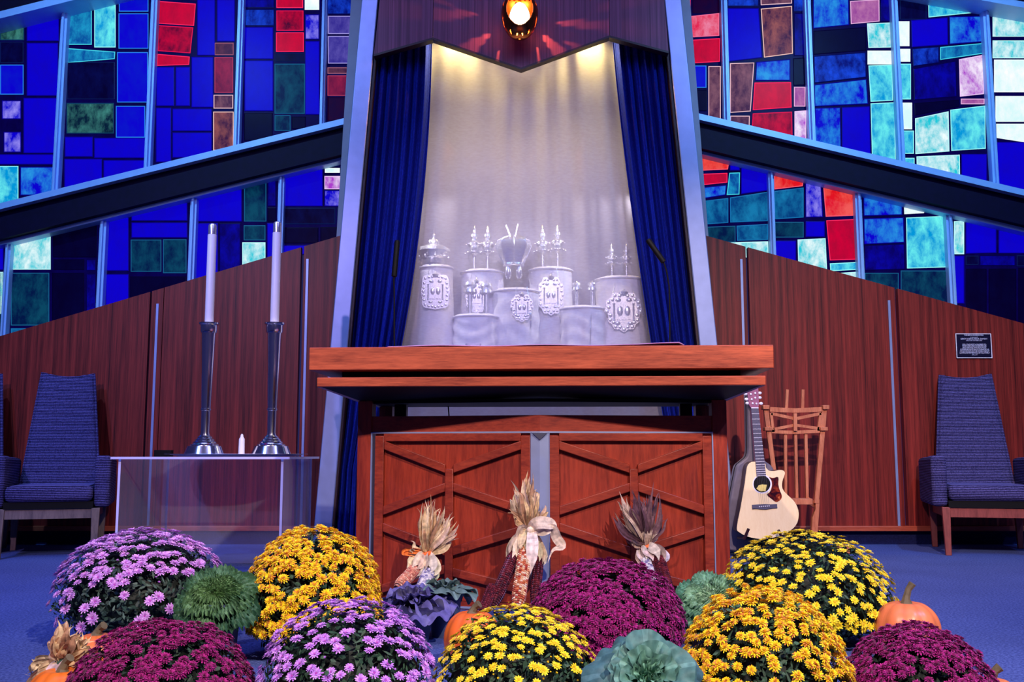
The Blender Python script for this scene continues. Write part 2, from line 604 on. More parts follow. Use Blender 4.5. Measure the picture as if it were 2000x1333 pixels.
# plaque
pc = P(1901.5, 676, WD)
pl = thing('wall_plaque', 'small black dedication plaque with white lettering on the right wood panel', 'plaque', (pc.x, WD - 0.008, pc.z))
a = P(1868, 700, WD - 0.008); b = P(1935, 652, WD - 0.008)
mb = MB(); mb.box(a.x, b.x, WD - 0.010, WD, a.z, b.z)
build(mb, 'plate', M['plaque'], pl)
mb = MB()
t = 0.005
mb.box(a.x, b.x, WD - 0.013, WD - 0.002, b.z - t, b.z); mb.box(a.x, b.x, WD - 0.013, WD - 0.002, a.z, a.z + t)
mb.box(a.x, a.x + t, WD - 0.013, WD - 0.002, a.z + t, b.z - t); mb.box(b.x - t, b.x, WD - 0.013, WD - 0.002, a.z + t, b.z - t)
build(mb, 'border', M['nut'], pl)
lines = [(.93, 'THIS BEMAH IS DEDICATED', .60), (.85, 'in memory of', .26), (.78, 'LEROY & EDNA MAE R. DAMSKY', .80), (.71, 'APRIL 7, 1905   OCTOBER 2, 1970', .58),
         (.55, 'YOU, THE MOST HONORED TO', .64), (.49, 'WHO LIVED AND CHERISHED LIFE', .72), (.42, 'AND WE KNOWN AS A MOST', .62),
         (.35, 'COMPASSIONATE AND COURAGEOUS', .74), (.28, 'OF GOOD FAITH IN THE WORLD ABOUT', .82), (.21, 'LOVING REMEMBRANCE BY ALL FAMILY', .88), (.13, 'APRIL 2, 1971', .22)]
W_ = b.x - a.x; H_ = b.z - a.z
for (fy, tx, fw) in lines:
    cu = bpy.data.curves.new('lettering', 'FONT')
    cu.body = tx; cu.align_x = 'CENTER'; cu.align_y = 'CENTER'
    cu.size = 1.0; cu.extrude = 0.0
    cu.materials.append(M['letter'])
    o = bpy.data.objects.new('lettering', cu)
    C.objects.link(o)
    o.parent = pl
    est = 0.60 * len(tx)
    s = min(W_ * fw / est * 1.25, H_ * 0.085)
    cu.size = s
    cu.space_character = max(0.7, min(1.6, W_ * fw / (est * s)))
    o.rotation_euler = (R(90), 0, 0)
    o.location = (0, -0.004, a.z + H_ * fy - pc.z)
    bpy.context.view_layer.update()
    me = bpy.data.meshes.new_from_object(o.evaluated_get(bpy.context.evaluated_depsgraph_get()))
    om = bpy.data.objects.new('lettering', me)
    C.objects.link(om)
    om.parent = pl; om.location = o.location; om.rotation_euler = o.rotation_euler
    bpy.data.objects.remove(o)
    om.name = 'lettering'

# ------------------------------------------------------------------ stained glass windows
GD = 7.5
def lin(c): return srgb(*c)
B = (10, 0, 205)
PAL = {  # code: (colour a, colour b, rim colour or None)
    'B': (B, (14, 2, 190), None), 'Br': (B, (8, 20, 200), (40, 130, 235)), 'Bm': ((2, 10, 110), (20, 70, 220), None),
    'Bc': (B, (40, 150, 225), None), 'Bd': ((4, 0, 90), (6, 4, 160), None), 'Bw': (B, (150, 140, 240), None),
    'D': ((2, 0, 26), (4, 8, 60), (8, 24, 70)), 'Db': ((2, 0, 18), (2, 2, 34), None), 'G': ((4, 30, 40), (60, 130, 120), (10, 60, 90)),
    'Td': ((0, 22, 60), (8, 70, 92), (20, 90, 130)), 'T': ((2, 60, 120), (20, 120, 170), (20, 110, 170)), 'Tc': ((4, 70, 150), (30, 160, 205), (70, 215, 235)),
    'C': ((0, 150, 215), (110, 245, 240), (150, 250, 250)), 'W': ((215, 250, 250), (255, 255, 255), (240, 255, 255)),
    'Cw': ((30, 200, 215), (240, 255, 255), (190, 255, 255)), 'R': ((205, 0, 40), (170, 6, 36), (255, 40, 90)),
    'Rk': ((190, 0, 40), (60, 0, 24), (225, 20, 70)), 'Rl': ((225, 30, 70), (235, 130, 160), (245, 110, 150)), 'Ro': ((225, 20, 30), (240, 90, 80), (255, 90, 110)),
    'Rn': ((90, 14, 50), (140, 26, 60), (170, 60, 90)), 'K': ((30, 0, 30), (14, 0, 40), None), 'N': ((64, 28, 56), (130, 84, 96), (235, 190, 200)),
    'No': ((56, 22, 54), (150, 84, 76), (245, 200, 190)), 'Nd': ((50, 20, 50), (96, 50, 66), (150, 90, 110)), 'L': ((50, 40, 140), (90, 80, 170), (160, 150, 225)),
    'Pm': ((150, 70, 150), (190, 120, 170), (235, 180, 225)), 'Pw': ((170, 60, 200), (250, 240, 255), (240, 200, 250)),
}
def tf(pts, crop):
    ox, oy = {1: (0, 0), 2: (1300, 0), 3: (0, 300), 4: (1300, 250)}[crop]
    return [(ox + pts[i] / 2.854, oy + pts[i + 1] / 2.854) for i in range(0, len(pts), 2)]

def clip(poly, x0, x1, top, bot):
    """clip a pixel polygon to x0..x1 and between the two sloped lines y=a+b*x"""
    tests = [lambda p: p[0] - x0, lambda p: x1 - p[0], lambda p: p[1] - (top[0] + top[1] * p[0]), lambda p: (bot[0] + bot[1] * p[0]) - p[1]]
    for t_ in tests:
        out = []
        for i in range(len(poly)):
            p, q = poly[i], poly[(i + 1) % len(poly)]
            a_, b_ = t_(p), t_(q)
            if a_ >= 0: out.append(p)
            if (a_ >= 0) != (b_ >= 0):
                s_ = a_ / (a_ - b_)
                out.append((p[0] + (q[0] - p[0]) * s_, p[1] + (q[1] - p[1]) * s_))
        poly = out
        if len(poly) < 3: return []
    return poly

def inset(poly, w_):
    n = len(poly)
    ar = sum(poly[i][0] * poly[(i + 1) % n][1] - poly[(i + 1) % n][0] * poly[i][1] for i in range(n))
    sg = 1 if ar > 0 else -1
    out = []
    for i in range(n):
        p0, p1, p2 = poly[i - 1], poly[i], poly[(i + 1) % n]
        d1 = Vector((p1[0] - p0[0], p1[1] - p0[1])); d2 = Vector((p2[0] - p1[0], p2[1] - p1[1]))
        if d1.length < 1e-6 or d2.length < 1e-6:
            out.append(p1); continue
        d1.normalize(); d2.normalize()
        n1 = Vector((-d1.y, d1.x)) * sg; n2 = Vector((-d2.y, d2.x)) * sg
        bs = n1 + n2
        if bs.length < 0.3: bs = n1
        bs = bs / max(0.5, bs.length_squared) * 2 * 0.5 * 2 / 2
        bs = (n1 + n2); k_ = w_ / max(0.4, (1 + n1.dot(n2)))
        out.append((p1[0] + bs.x * k_, p1[1] + bs.y * k_))
    return out

# bays: (x0, x1, top line, bottom line, crop, panes, lead lines)
UTOP_L = (32, -0.25); UTOP = (-80, 0.0)
UBOT_L = (412, -0.2474); LTOP_L = (474, -0.248); LBOT_L = (672, -0.2955)
UBOT_R = (226 - 1354 * 0.234, 0.234); LTOP_R = (296 - 1360 * 0.244, 0.244); LBOT_R = (470 - 1380 * 0.2762 + 12, 0.2762)
UTOP_R = (-80, 0.0)
BAYS = [
 (-60, 118, UTOP, UBOT_L, 1, [('G', 0,110,135,225), ('D', 0,232,132,352), ('Br', 0,360,132,528), ('B', 148,60,330,230), ('B', 148,238,325,535), ('Bw', 10,560,118,665), ('B', 130,545,320,855), ('Bw', 20,735,118,850), ('C', -60,925,103,1140), ('Bc', 112,930,305,1090), ('B', -60,860,300,918)], []),
 (120, 295, UTOP, UBOT_L, 1, [('Tc', 378,8,512,250), ('C', 525,-60,645,265), ('Br', 662,-60,828,65), ('Br', 660,74,828,272), ('Tc', 375,268,643,288,640,330,375,352), ('D', 372,345,640,555), ('Br', 652,290,825,572), ('G', 370,574,635,745), ('Br', 645,590,810,768), ('B', 360,762,518,875), ('B', 524,768,812,882), ('B', 358,885,570,1050), ('B', 576,892,812,1040)], []),
 (297, 466, UTOP, UBOT_L, 1, [('R', 884,-60,1095,-60,1095,0,884,-8), ('R', 885,5,1092,20,1082,145,880,132), ('Rk', 880,140,1078,152,1062,298,878,285), ('R', 876,300,1058,315,1055,362,873,368), ('B', 1098,-60,1200,310), ('B', 1208,-60,1310,232), ('Nd', 1195,238,1303,308), ('B', 1066,316,1190,600), ('Rn', 1195,318,1300,518), ('N', 1190,528,1300,606), ('No', 1188,622,1303,840), ('B', 870,372,972,592), ('B', 978,372,1060,592), ('B', 868,600,955,905), ('B', 960,605,1182,732), ('B', 960,738,1182,880)], []),
 (468, 631, UTOP, UBOT_L, 1, [('Bd', 1365,-60,1530,45), ('Bm', 1365,50,1530,145), ('B', 1362,150,1524,330), ('B', 1362,336,1524,620), ('R', 1540,-60,1690,45), ('Rk', 1540,58,1692,172), ('R', 1538,180,1694,290), ('W', 1698,-60,1780,55), ('Bw', 1700,80,1780,220), ('B', 1700,228,1782,640), ('D', 1535,296,1700,345), ('Td', 1530,355,1700,635), ('Db', 1360,630,1520,785), ('Td', 1530,642,1620,730), ('Db', 1626,650,1705,720)], []),
 (633, 716, UTOP, UBOT_L, 1, [('Bm', 1825,-60,2060,80), ('L', 1828,88,2060,190), ('L', 1828,200,2060,355), ('Nd', 1825,375,2060,412), ('Rn', 1825,420,2060,535), ('K', 1825,542,2060,675)], []),
 (1318, 1416, UTOP, UBOT_R, 2, [('R', 40,-60,140,65), ('K', 150,-60,300,74), ('Rl', 40,100,300,72,300,200,40,215), ('R', 40,228,303,212,303,345,40,360), ('Br', 40,365,228,490), ('Db', 40,500,232,620), ('N', 238,368,308,670)], []),
 (1418, 1580, UTOP, UBOT_R, 2, [('Bm', 345,-60,520,36), ('N', 527,-60,705,-60,705,20,530,30), ('No', 530,48,705,32,710,300,548,322), ('Bm', 712,-60,775,65), ('B', 345,45,520,45,540,322,345,345), ('Bd', 715,72,780,312), ('N', 358,352,495,348,475,622,358,630), ('Bc', 505,345,695,330,695,450,500,450), ('Db', 710,325,780,320,780,476,712,478), ('R', 495,460,700,458,703,600,485,615), ('Pm', 715,484,780,595), ('Rk', 485,632,705,622,708,765,480,720), ('N', 360,645,470,645,468,720,358,700), ('Pw', 718,620,785,615,785,780,718,780)], []),
 (1582, 1752, UTOP, UBOT_R, 2, [('Bc', 822,-60,1020,-60,1024,140,822,160), ('Pm', 1028,5,1192,-5,1193,120,1032,135), ('Pm', 1028,-60,1192,-60,1192,-14,1028,-4), ('Bd', 1196,-60,1265,120), ('Db', 825,172,1118,150,1120,282,825,305), ('Cw', 1122,130,1262,125,1262,265,1130,268), ('W', 1125,282,1264,360), ('Bm', 825,312,1118,290,1120,432,828,465), ('Bc', 828,472,1120,440,1130,580,830,595), ('C', 1130,365,1265,360,1268,562,1142,568), ('Bc', 832,602,975,598,980,860,832,800), ('B', 982,598,1138,592,1145,880,982,830), ('C', 1142,576,1278,570,1284,910,1150,880)], []),
 (1754, 1931, UTOP, UBOT_R, 2, [('D', 1305,-60,1455,110), ('C', 1462,-60,1758,-60,1758,68,1465,98), ('W', 1295,118,1360,258), ('W', 1295,272,1365,345), ('C', 1300,355,1368,555), ('B', 1368,112,1573,96,1576,250,1372,264), ('Bc', 1580,92,1765,88,1765,234,1582,248), ('Bm', 1374,270,1525,258,1525,350,1378,372), ('Tc', 1530,262,1768,240,1768,300,1530,335), ('Bd', 1380,382,1620,338,1625,540,1385,560), ('Pw', 1635,330,1772,305,1775,525,1640,540), ('Db', 1385,575,1635,555,1640,595,1388,645), ('Pm', 1645,550,1778,582), ('W', 1310,572,1375,722), ('Cw', 1390,660,1578,620,1583,845,1392,860), ('C', 1586,612,1782,588,1785,830,1592,842), ('C', 1320,728,1385,858), ('C', 1325,880,1388,950), ('Cw', 1398,872,1640,862,1642,1000,1400,950), ('B', 1648,858,1792,1040)], []),
 (1934, 2080, (-22 , 0.0), UBOT_R, 2, [('Cw', 1822,20,2020,205), ('Cw', 1822,225,2020,325), ('Cw', 2028,20,2230,325), ('W', 1830,332,2030,515), ('W', 1838,535,2230,680), ('W', 1842,690,2230,690,2230,830,1845,770), ('Pw', 2036,332,2230,525), ('B', 1845,792,2230,1160)], []),
 (-60, 9, LTOP_L, LBOT_L, 3, [('B', -160,480,20,650), ('Td', -160,660,20,1000), ('Cw', -4,660,20,900)], []),
 (16, 195, LTOP_L, LBOT_L, 3, [('Cw', 60,400,283,648), ('Db', 295,380,540,580), ('Db', 298,590,470,650), ('Bd', 480,590,535,655), ('Td', 60,665,275,960), ('Db', 290,665,470,960), ('Bd', 480,670,535,900), ('T', 60,975,200,1030)], []),
 (202, 372, LTOP_L, LBOT_L, 3, [('B', 590,340,718,655), ('B', 732,240,1045,376), ('B', 732,384,1045,470), ('Td', 728,480,900,660), ('Td', 908,478,1040,668), ('Db', 725,685,1040,830), ('B', 588,672,718,860)], []),
 (380, 545, LTOP_L, LBOT_L, 3, [('B', 1085,200,1348,380), ('Td', 1360,140,1485,380), ('Td', 1358,400,1480,485), ('Cw', 1350,495,1480,650), ('Bd', 1490,120,1540,295), ('Db', 1490,300,1540,380), ('B', 1085,388,1215,700), ('Bd', 1222,388,1342,680), ('B', 1488,388,1540,600)], []),
 (551, 716, LTOP_L, LBOT_L, 3, [('B', 1578,40,1800,295), ('W', 1810,80,1895,108), ('Pw', 1808,125,1920,200), ('Bw', 1808,205,2050,295), ('D', 1580,302,1870,395), ('D', 1878,302,2050,395), ('Db', 1580,412,1775,502), ('Db', 1785,410,2050,500), ('B', 1580,512,2050,600)], []),
 (1318, 1507, LTOP_R, LBOT_R, 4, [('Ro', 60,120,355,190,348,232,60,246), ('R', 60,262,345,250,345,305,60,335), ('B', 358,180,415,238), ('Tc', 355,250,415,248,412,372,340,375), ('B', 420,220,570,220,570,350,420,370), ('Bc', 60,345,340,318,335,375,60,420), ('T', 60,425,350,390,350,530,60,550), ('T', 358,388,570,356,570,520,360,528), ('Td', 60,558,390,545,390,640,60,640), ('T', 395,545,572,535,572,625,398,630), ('Cw', 300,640,572,632,575,740,300,720)], []),
 (1511, 1678, LTOP_R, LBOT_R, 4, [('Ro', 604,240,770,290,765,325,606,344), ('T', 606,352,770,332,770,500,608,510), ('Bw', 778,300,868,325,878,498,780,500), ('Ro', 878,325,1058,370,1058,490,892,496), ('Td', 608,524,770,612), ('B', 780,520,888,608), ('R', 895,515,1058,508,1062,735,915,740), ('B', 608,628,728,770), ('Cw', 735,622,892,615,902,820,740,800), ('C', 915,755,1065,748,1066,792,918,800), ('Cw', 915,812,1066,802,1066,850,915,850)], []),
 (1683, 1857, LTOP_R, LBOT_R, 4, [('Bc', 1102,360,1320,420,1320,486,1104,492), ('W', 1328,430,1450,455,1440,476,1330,482), ('Bd', 1450,440,1580,470,1580,486,1450,480), ('Bc', 1104,505,1328,498,1332,640,1106,650), ('Bd', 1106,655,1332,645,1336,790,1110,796), ('C', 1340,500,1562,490,1568,778,1345,785), ('Td', 1110,808,1300,960), ('Td', 1310,795,1580,1000)], []),
 (1863, 2080, LTOP_R, LBOT_R, 4, [('Cw', 1606,520,1665,705), ('B', 1672,510,1845,560,1845,698,1672,702), ('B', 1855,565,2230,650,2230,700,1855,700), ('D', 1672,712,1745,765), ('Bd', 1750,710,1950,770), ('D', 1957,710,2230,772), ('B', 1606,712,1666,980), ('Db', 1675,785,1790,1050), ('Db', 1800,785,1955,1080), ('Db', 1965,780,2230,1150)], []),
]
PX = GD / F
for bi, (x0, x1, top, bot, crop, panes, _) in enumerate(BAYS):
    mb = MB()
    bl = clip([(x0 - 2, -200), (x1 + 2, -200), (x1 + 2, 1200), (x0 - 2, 1200)], x0 - 2, x1 + 2, top, bot)
    zed = (0.0006, 0.0004, 0.03, 1)
    fr = [P(x, y, GD) for x, y in bl]
    mb.extr(fr, [p + Vector((0, 0.02, 0)) for p in fr], col=zed)
    for q in range(len(mb.c2)): mb.c2[q] = lin((6, 2, 70))
    for q in range(len(mb.c)): mb.c[q] = lin((4, 0, 50))
    # filler blue sheet behind every named pane
    for j, pn in enumerate(panes):
        code, co = pn[0], list(pn[1:])
        if len(co) == 4:
            co = [co[0], co[1], co[2], co[1], co[2], co[3], co[0], co[3]]
        poly = clip(tf(co, crop), x0, x1, top, bot)
        if len(poly) < 3: continue
        ca, cb, rim = PAL[code]
        outer = inset(poly, 0.2)
        inn = inset(poly, 1.8)
        rimc = lin(rim) if rim else lin(tuple(int(c_ * 0.72) for c_ in ca))
        n = len(poly)
        d0 = GD - 0.004
        vo = [P(x, y, d0) for x, y in outer]
        vi = [P(x, y, d0 - 0.001) for x, y in inn]
        vb = [P(x, y, GD + 0.001) for x, y in outer]
        mb.add(vo + vi, [(i, (i + 1) % n, n + (i + 1) % n, n + i) for i in range(n)], rimc, rimc)
        mb.add(vb + vo, [(i, (i + 1) % n, n + (i + 1) % n, n + i) for i in range(n)], lin((2, 0, 30)), lin((2, 0, 30)))
        mb.add(vi, [tuple(range(n))], lin(ca), lin(cb))
    c0 = P((x0 + x1) / 2, 0, GD)
    struct(mb, 'window_%d' % (bi + 1), M['glass'], at=(c0.x, GD, 0.0), smooth=False, recalc=False)

# mullions: (x top, x bottom, y top, y bottom)
tk = k
def strip(pts_px, d0, d1, name, mat, bevel=0.0):
    mb = MB()
    fr = [P(x, y, d0) for x, y in pts_px]
    bk = [Vector((p.x, d1, p.z)) for p in fr]
    mb.extr(fr, bk)
    return struct(mb, name, mat, bevel=bevel, angle=20)

for (cx, w_, top, bot) in [(118.5, 6.5, UTOP, UBOT_L), (295.5, 6.5, UTOP, UBOT_L), (467, 6, UTOP, UBOT_L), (632, 5, UTOP, UBOT_L),
                           (1416.5, 6.5, UTOP, UBOT_R), (1581, 6.5, UTOP, UBOT_R), (1753, 6.5, UTOP, UBOT_R), (1933, 6.5, UTOP, UBOT_R),
                           (10, 5.5, LTOP_L, LBOT_L), (197, 6.5, LTOP_L, LBOT_L), (375, 6.5, LTOP_L, LBOT_L), (547.5, 6, LTOP_L, LBOT_L),
                           (1508.5, 5.5, LTOP_R, LBOT_R), (1680, 6.5, LTOP_R, LBOT_R), (1859, 6.5, LTOP_R, LBOT_R)]:
    # the mullion stands plumb in the world: use its world x from the middle of its run
    ym = ((top[0] + top[1] * cx) + (bot[0] + bot[1] * cx)) / 2
    yt = top[0] + top[1] * cx - 2; yb = bot[0] + bot[1] * cx + 4
    xw = P(cx, ym, GD - 0.06).x; hw = w_ * PX
    zt = P(cx, yt, GD - 0.06).z; zb = P(cx, yb, GD - 0.06).z
    tk += 1
    mb = MB()
    mb.box(xw - hw, xw + hw, GD - 0.06, GD + 0.03, zb, zt)
    mb.box(xw - hw * 0.35, xw + hw * 0.35, GD - 0.085, GD - 0.06, zb, zt)
    struct(mb, 'trim_%d' % tk, M['mullion'], bevel=0.003)

BD = 7.3
def slopebeam(x0, x1, y_at, slope, h, d0, d1, mat, xr):
    global tk
    tk += 1
    f_ = lambda x: y_at + slope * (x - xr)
    strip([(x0, f_(x0)), (x1, f_(x1)), (x1, f_(x1) + h), (x0, f_(x0) + h)], d0, d1, 'trim_%d' % tk, mat)
slopebeam(-420, 712, 397, -0.2474, 12, 7.28, 7.54, M['mullion'], 0)
slopebeam(-420, 712, 408, -0.2474, 59, 7.34, 7.54, M['beam'], 0)
slopebeam(-420, 712, 467, -0.2474, 12, 7.40, 7.54, M['mullion'], 0)
slopebeam(1325, 2460, 219, 0.234, 12, 7.28, 7.54, M['mullion'], 1354)
slopebeam(1325, 2460, 230, 0.238, 56, 7.34, 7.54, M['beam'], 1354)
slopebeam(1325, 2460, 287, 0.242, 12, 7.40, 7.54, M['mullion'], 1360)
slopebeam(-420, 420, 22, -0.25, 14, 7.28, 7.54, M['mullion'], 0)
slopebeam(-420, 420, -38, -0.25, 60, 7.34, 7.54, M['beam'], 0)
slopebeam(1700, 2460, -12, 0.18, 12, 7.28, 7.54, M['mullion'], 1915)
slopebeam(1700, 2460, -72, 0.18, 60, 7.34, 7.54, M['beam'], 1915)

# ------------------------------------------------------------------ the ark
AD = 6.30     # front of the posts
ark_o = P(1020, 1076, AD)
ark = thing('ark', 'tall tapering ark cabinet with pale metal posts and a zigzag wooden fascia', 'ark', (ark_o.x, 6.6, 0))
def post(ol, il):
    mb = MB()
    (x0, y0), (x1, y1) = ol; w_ = il
    f_ = lambda y: x0 + (x1 - x0) * (y - y0) / (y1 - y0)
    yt, yb = -230, 1076
    sgn = 1 if w_ > 0 else -1
    fr = [P(f_(yt), yt, AD), P(f_(yt) + w_ * 0.9, yt, AD), P(f_(yb) + w_, yb, AD), P(f_(yb), yb, AD)]
    for p in fr[2:]: p.z = 0.0
    bk = [Vector((p.x, AD + 0.16, p.z)) for p in fr]
    mb.extr(fr, bk)
    return mb
build(post(((706, 0), (611, 1049)), 35), 'post', M['alu'], ark, bevel=0.006)
build(post(((1331, 0), (1436, 1000)), -36), 'post', M['alu'], ark, bevel=0.006)
# inner dark returns beside the posts
for s in (0, 1):
    mb = MB()
    if s == 0: f_ = lambda y: 741 - 95 / 1049 * y
    else: f_ = lambda y: 1295 + 105 / 1000 * y
    q = 4 if s == 0 else -4
    fr = [P(f_(-230), -230, AD + .01), P(f_(-230) + q, -230, AD + .01), P(f_(1076) + q, 1076, AD + .01), P(f_(1076), 1076, AD + .01)]
    for p in fr[2:]: p.z = 0.0
    mb.extr(fr, [Vector((p.x, 7.05, p.z)) for p in fr])
    build(mb, 'side_wall', M['darkwood'], ark)
mb = MB()
fr = [P(700, -230, 7.05), P(1330, -230, 7.05), P(1430, 1066, 7.05), P(620, 1066, 7.05)]
for p in fr[2:]: p.z = 0.0
mb.extr(fr, [p + Vector((0, .04, 0)) for p in fr])
build(mb, 'back_panel', M['arkback'], ark)
mb = MB(); SH = 1.13
mb.box(P(700, 0, 6.6).x, P(1360, 0, 6.6).x, 6.56, 7.04, SH - .04, SH)
build(mb, 'shelf', M['white'], ark)
# fascia of three boards
FD = 6.2
mb = MB()
def board(pts, thick=.05):
    fr = [P(x, y, d) for x, y, d in pts]
    return fr, [p + Vector((0, thick, 0)) for p in fr]
for pts in ([(850, -200, FD), (1187, -200, FD), (1190, 70, FD), (1018, 133, FD), (846, 74, FD)],):
    mb.extr(*board(pts))
build(mb, 'fascia_centre', M['fascia'], ark, angle=20)
mb = MB(); mb.extr(*board([(765, -200, FD + .04), (849, -200, FD + .01), (845, 74, FD + .01), (730, 107, FD + .05)])); build(mb, 'fascia_side', M['fascia'], ark, angle=20)
mb = MB(); mb.extr(*board([(1188, -200, FD + .01), (1280, -200, FD + .04), (1306, 101, FD + .05), (1191, 70, FD + .01)])); build(mb, 'fascia_side', M['fascia'], ark, angle=20)
# edge banding under the fascia
mb = MB()
ed = [(730, 107, FD + .05), (845.5, 74, FD), (1018, 133, FD), (1190.5, 70, FD), (1306, 101, FD + .05)]
for (xa, ya, da), (xb, yb, db) in zip(ed, ed[1:]):
    a_ = [P(xa, ya - 1, da - .004), P(xb, yb - 1, db - .004), P(xb, yb + 3, db - .004), P(xa, ya + 3, da - .004)]
    mb.extr(a_, [p + Vector((0, .06, 0)) for p in a_])
build(mb, 'edge_band', M['darkwood'], ark)
# top board that carries the downlights
mb = MB(); zt = P(1018, -60, 6.5).z
mb.box(P(745, 0, 6.5).x, P(1292, 0, 6.5).x, FD + .06, 7.04, zt, zt + .04)
build(mb, 'canopy', M['darkwood'], ark)

# sheer curtain
def sheet(fn, nu, nv, name, mat, parent=None, **k_):
    mb = MB(); mb.grid(fn, nu, nv)
    return build(mb, name, mat, parent, recalc=False, angle=80, **k_)
def sheer_fn(u, v):
    yt, yb = -40, 1070
    y = yt + (yb - yt) * v
    xl = 800 - 0.105 * (y - 60); xr = 1243 + 0.108 * (y - 60)
    x = xl + (xr - xl) * u
    ph = u * 2 * math.pi
    dep = 6.47 + 0.014 * math.sin(ph * 9 + 1.4 * math.sin(ph * 1.3 + 1)) + 0.020 * math.sin(ph * 3.3 + 1.5) + 0.003 * math.sin(v * 20 + u * 30)
    p = P(x, y, 6.50)
    return Vector((p.x, dep, max(0.015, p.z)))
o = sheet(sheer_fn, 260, 30, 'sheer_curtain', M['sheer'], at=(0.06, 6.5, 0))
tag(o, 'sheer white curtain hanging across the front of the ark', 'curtain')

# navy drapes
def drape(side):
    def fn(u, v):
        yt, yb = 40, 1072
        y = yt + (yb - yt) * v
        if side == 'L':
            xo = 737 - 0.0905 * y - 4
            # inner edge: straight to the eye
            if y < 75: xi = 843
            else:
                t_ = (y - 75) / 600.0
                xi = 843 - 6 * t_ - 52 * min(t_, 1.4) ** 2.0
        else:
            xo = 1299 + 0.1035 * y + 4
            t_ = max(0, (y - 75) / 600.0)
            xi = 1197 + 45 * t_ + 30 * min(t_, 1.4) ** 1.6
        x = xo + (xi - xo) * u
        ph = u * 2 * math.pi * 7.5 + 0.5 * math.sin(v * 3 + u * 5)
        dep = 6.38 + 0.026 * math.sin(ph) + 0.008 * math.sin(ph * 2.3 + 1 + v * 2)
        p = P(x, y, 6.38)
        return Vector((p.x, dep, max(0.012, p.z)))
    return fn
o = sheet(drape('L'), 150, 40, 'drape', M['navy'], at=(P(760, 0, 6.4).x, 6.38, 0), thick=.004)
tag(o, 'navy blue pleated drape at the left side of the ark', 'curtain')
o = sheet(drape('R'), 150, 40, 'drape', M['navy'], at=(P(1300, 0, 6.4).x, 6.38, 0), thick=.004)
tag(o, 'navy blue pleated drape at the right side of the ark', 'curtain')

# downlights hidden behind the fascia
for (px, tx, e_) in ((888, 872, 75), (1152, 1166, 75), (1018, 1018, 26)):
    p = P(px, 42, 6.36)
    q = P(tx, 330, 6.47)
    spot('ark_downlight', p, q, e_, (1.0, 0.78, 0.26), 120, 0.9, 0.03)
area('ark_fill_light', (P(1018, 0, 6.6).x, 6.60, zt - .05), (P(1018, 0, 6.6).x, 6.56, 1.4), 5, (0.70, 0.66, 1.0), 1.0, .06)  # added lavender fill behind the sheer, no fixture there
# two added spots, unseen behind the drapes, brighten the scroll fronts
for (px, tx) in ((768, 1060), (1262, 960)):
    p = P(px, 380, 6.56); q = P(tx, 590, 6.72)
    spot('ark_scroll_spot', p, q, 26, (0.92, 0.88, 1.0), 80, 0.6, 0.02)

# ------------------------------------------------------------------ eternal light
EL = P(1015, 30, 6.02)
lamp = thing('eternal_light', 'glowing egg shaped lamp in a pierced copper basket in front of the fascia', 'lamp', (EL.x, EL.y, EL.z))
mb = MB()
def eggprof(rx, rz, n=16, lo=0.0, hi=1.0):
    out = []
    for i in range(n + 1):
        t_ = lo + (hi - lo) * i / n
        th = math.pi * t_
        z = -math.cos(th)
        out.append((max(.001, rx * math.sin(th) * (1 - 0.18 * z)), rz * z))
    return out
mb.lathe(eggprof(.065, .088), 24, EL, mat=Matrix.Scale(.62, 4, (0, 1, 0)))
build(mb, 'glass_egg', M['glow'], lamp)
# basket: shell with petal shaped piercings, open towards the room
mb = MB()
nu, nv = 150, 80
def shell(a, t_):
    th = math.pi * t_
    z = -math.cos(th)
    r_ = .118 * math.sin(th) ** .75 * (1 + .14 * z)
    return Vector((EL.x + r_ * math.cos(a), EL.y + r_ * math.sin(a), EL.z - .015 + .145 * z))
vs_ = [shell(2 * math.pi * i / nu, .01 + .93 * j / nv) for i in range(nu) for j in range(nv + 1)]
fs = []
rr = random.Random(3)
pet = []
for (a_, t_, sl, ln, wd) in [(33, .39, 1.2, .16, .034), (40, .52, 2.6, .12, .014), (52, .42, .9, .12, .026), (138, .41, -1.0, .17, .030), (147, .54, -2.6, .15, .020), (152, .50, 2.6, .13, .018), (118, .34, -.3, .10, .012), (66, .36, .1, .12, .008), (28, .60, -1.6, .12, .024), (150, .62, 1.6, .12, .024), (90, .55, .1, .12, .010), (35, .25, .3, .14, .02), (145, .22, -.3, .14, .02), (80, .8, .1, .12, .03), (110, .8, .1, .12, .03),
                            (195, .40, .5, .13, .030), (345, .40, -.5, .13, .030), (215, .20, 1.0, .10, .022), (325, .20, -1.0, .10, .022), (250, .12, 1.6, .09, .020), (290, .12, -1.6, .09, .020), (200, .70, -.4, .13, .035), (340, .70, .4, .13, .035)]:
    pet.append((R(a_), t_, sl, ln, wd))
for i in range(nu):
    for j in range(nv):
        a = 2 * math.pi * (i + .5) / nu; t_ = .01 + .93 * (j + .5) / nv
        # front opening that shows the egg
        da = abs((a - 1.5 * math.pi + math.pi) % (2 * math.pi) - math.pi)
        if (da / .78) ** 2 + ((t_ - .56) / .27) ** 2 < 1: continue
        hole = False
        for (pa, pt, sl, ln, wd) in pet:
            dx = ((a - pa + math.pi) % (2 * math.pi) - math.pi) * .35; dy = (t_ - pt)
            l_ = math.hypot(1, sl); ux, uy = sl / l_, 1 / l_
            s_ = dx * ux + dy * uy; n_ = dx * uy - dy * ux
            if abs(s_) < ln * .7 and abs(n_) < wd * (1 - (s_ / (ln * .7)) ** 2): hole = True; break
        if hole: continue
        fs.append((i * (nv + 1) + j, ((i + 1) % nu) * (nv + 1) + j, ((i + 1) % nu) * (nv + 1) + j + 1, i * (nv + 1) + j + 1))
mb.add(vs_, fs)
build(mb, 'basket', M['brass'], lamp, recalc=False, thick=.003)
mb = MB()
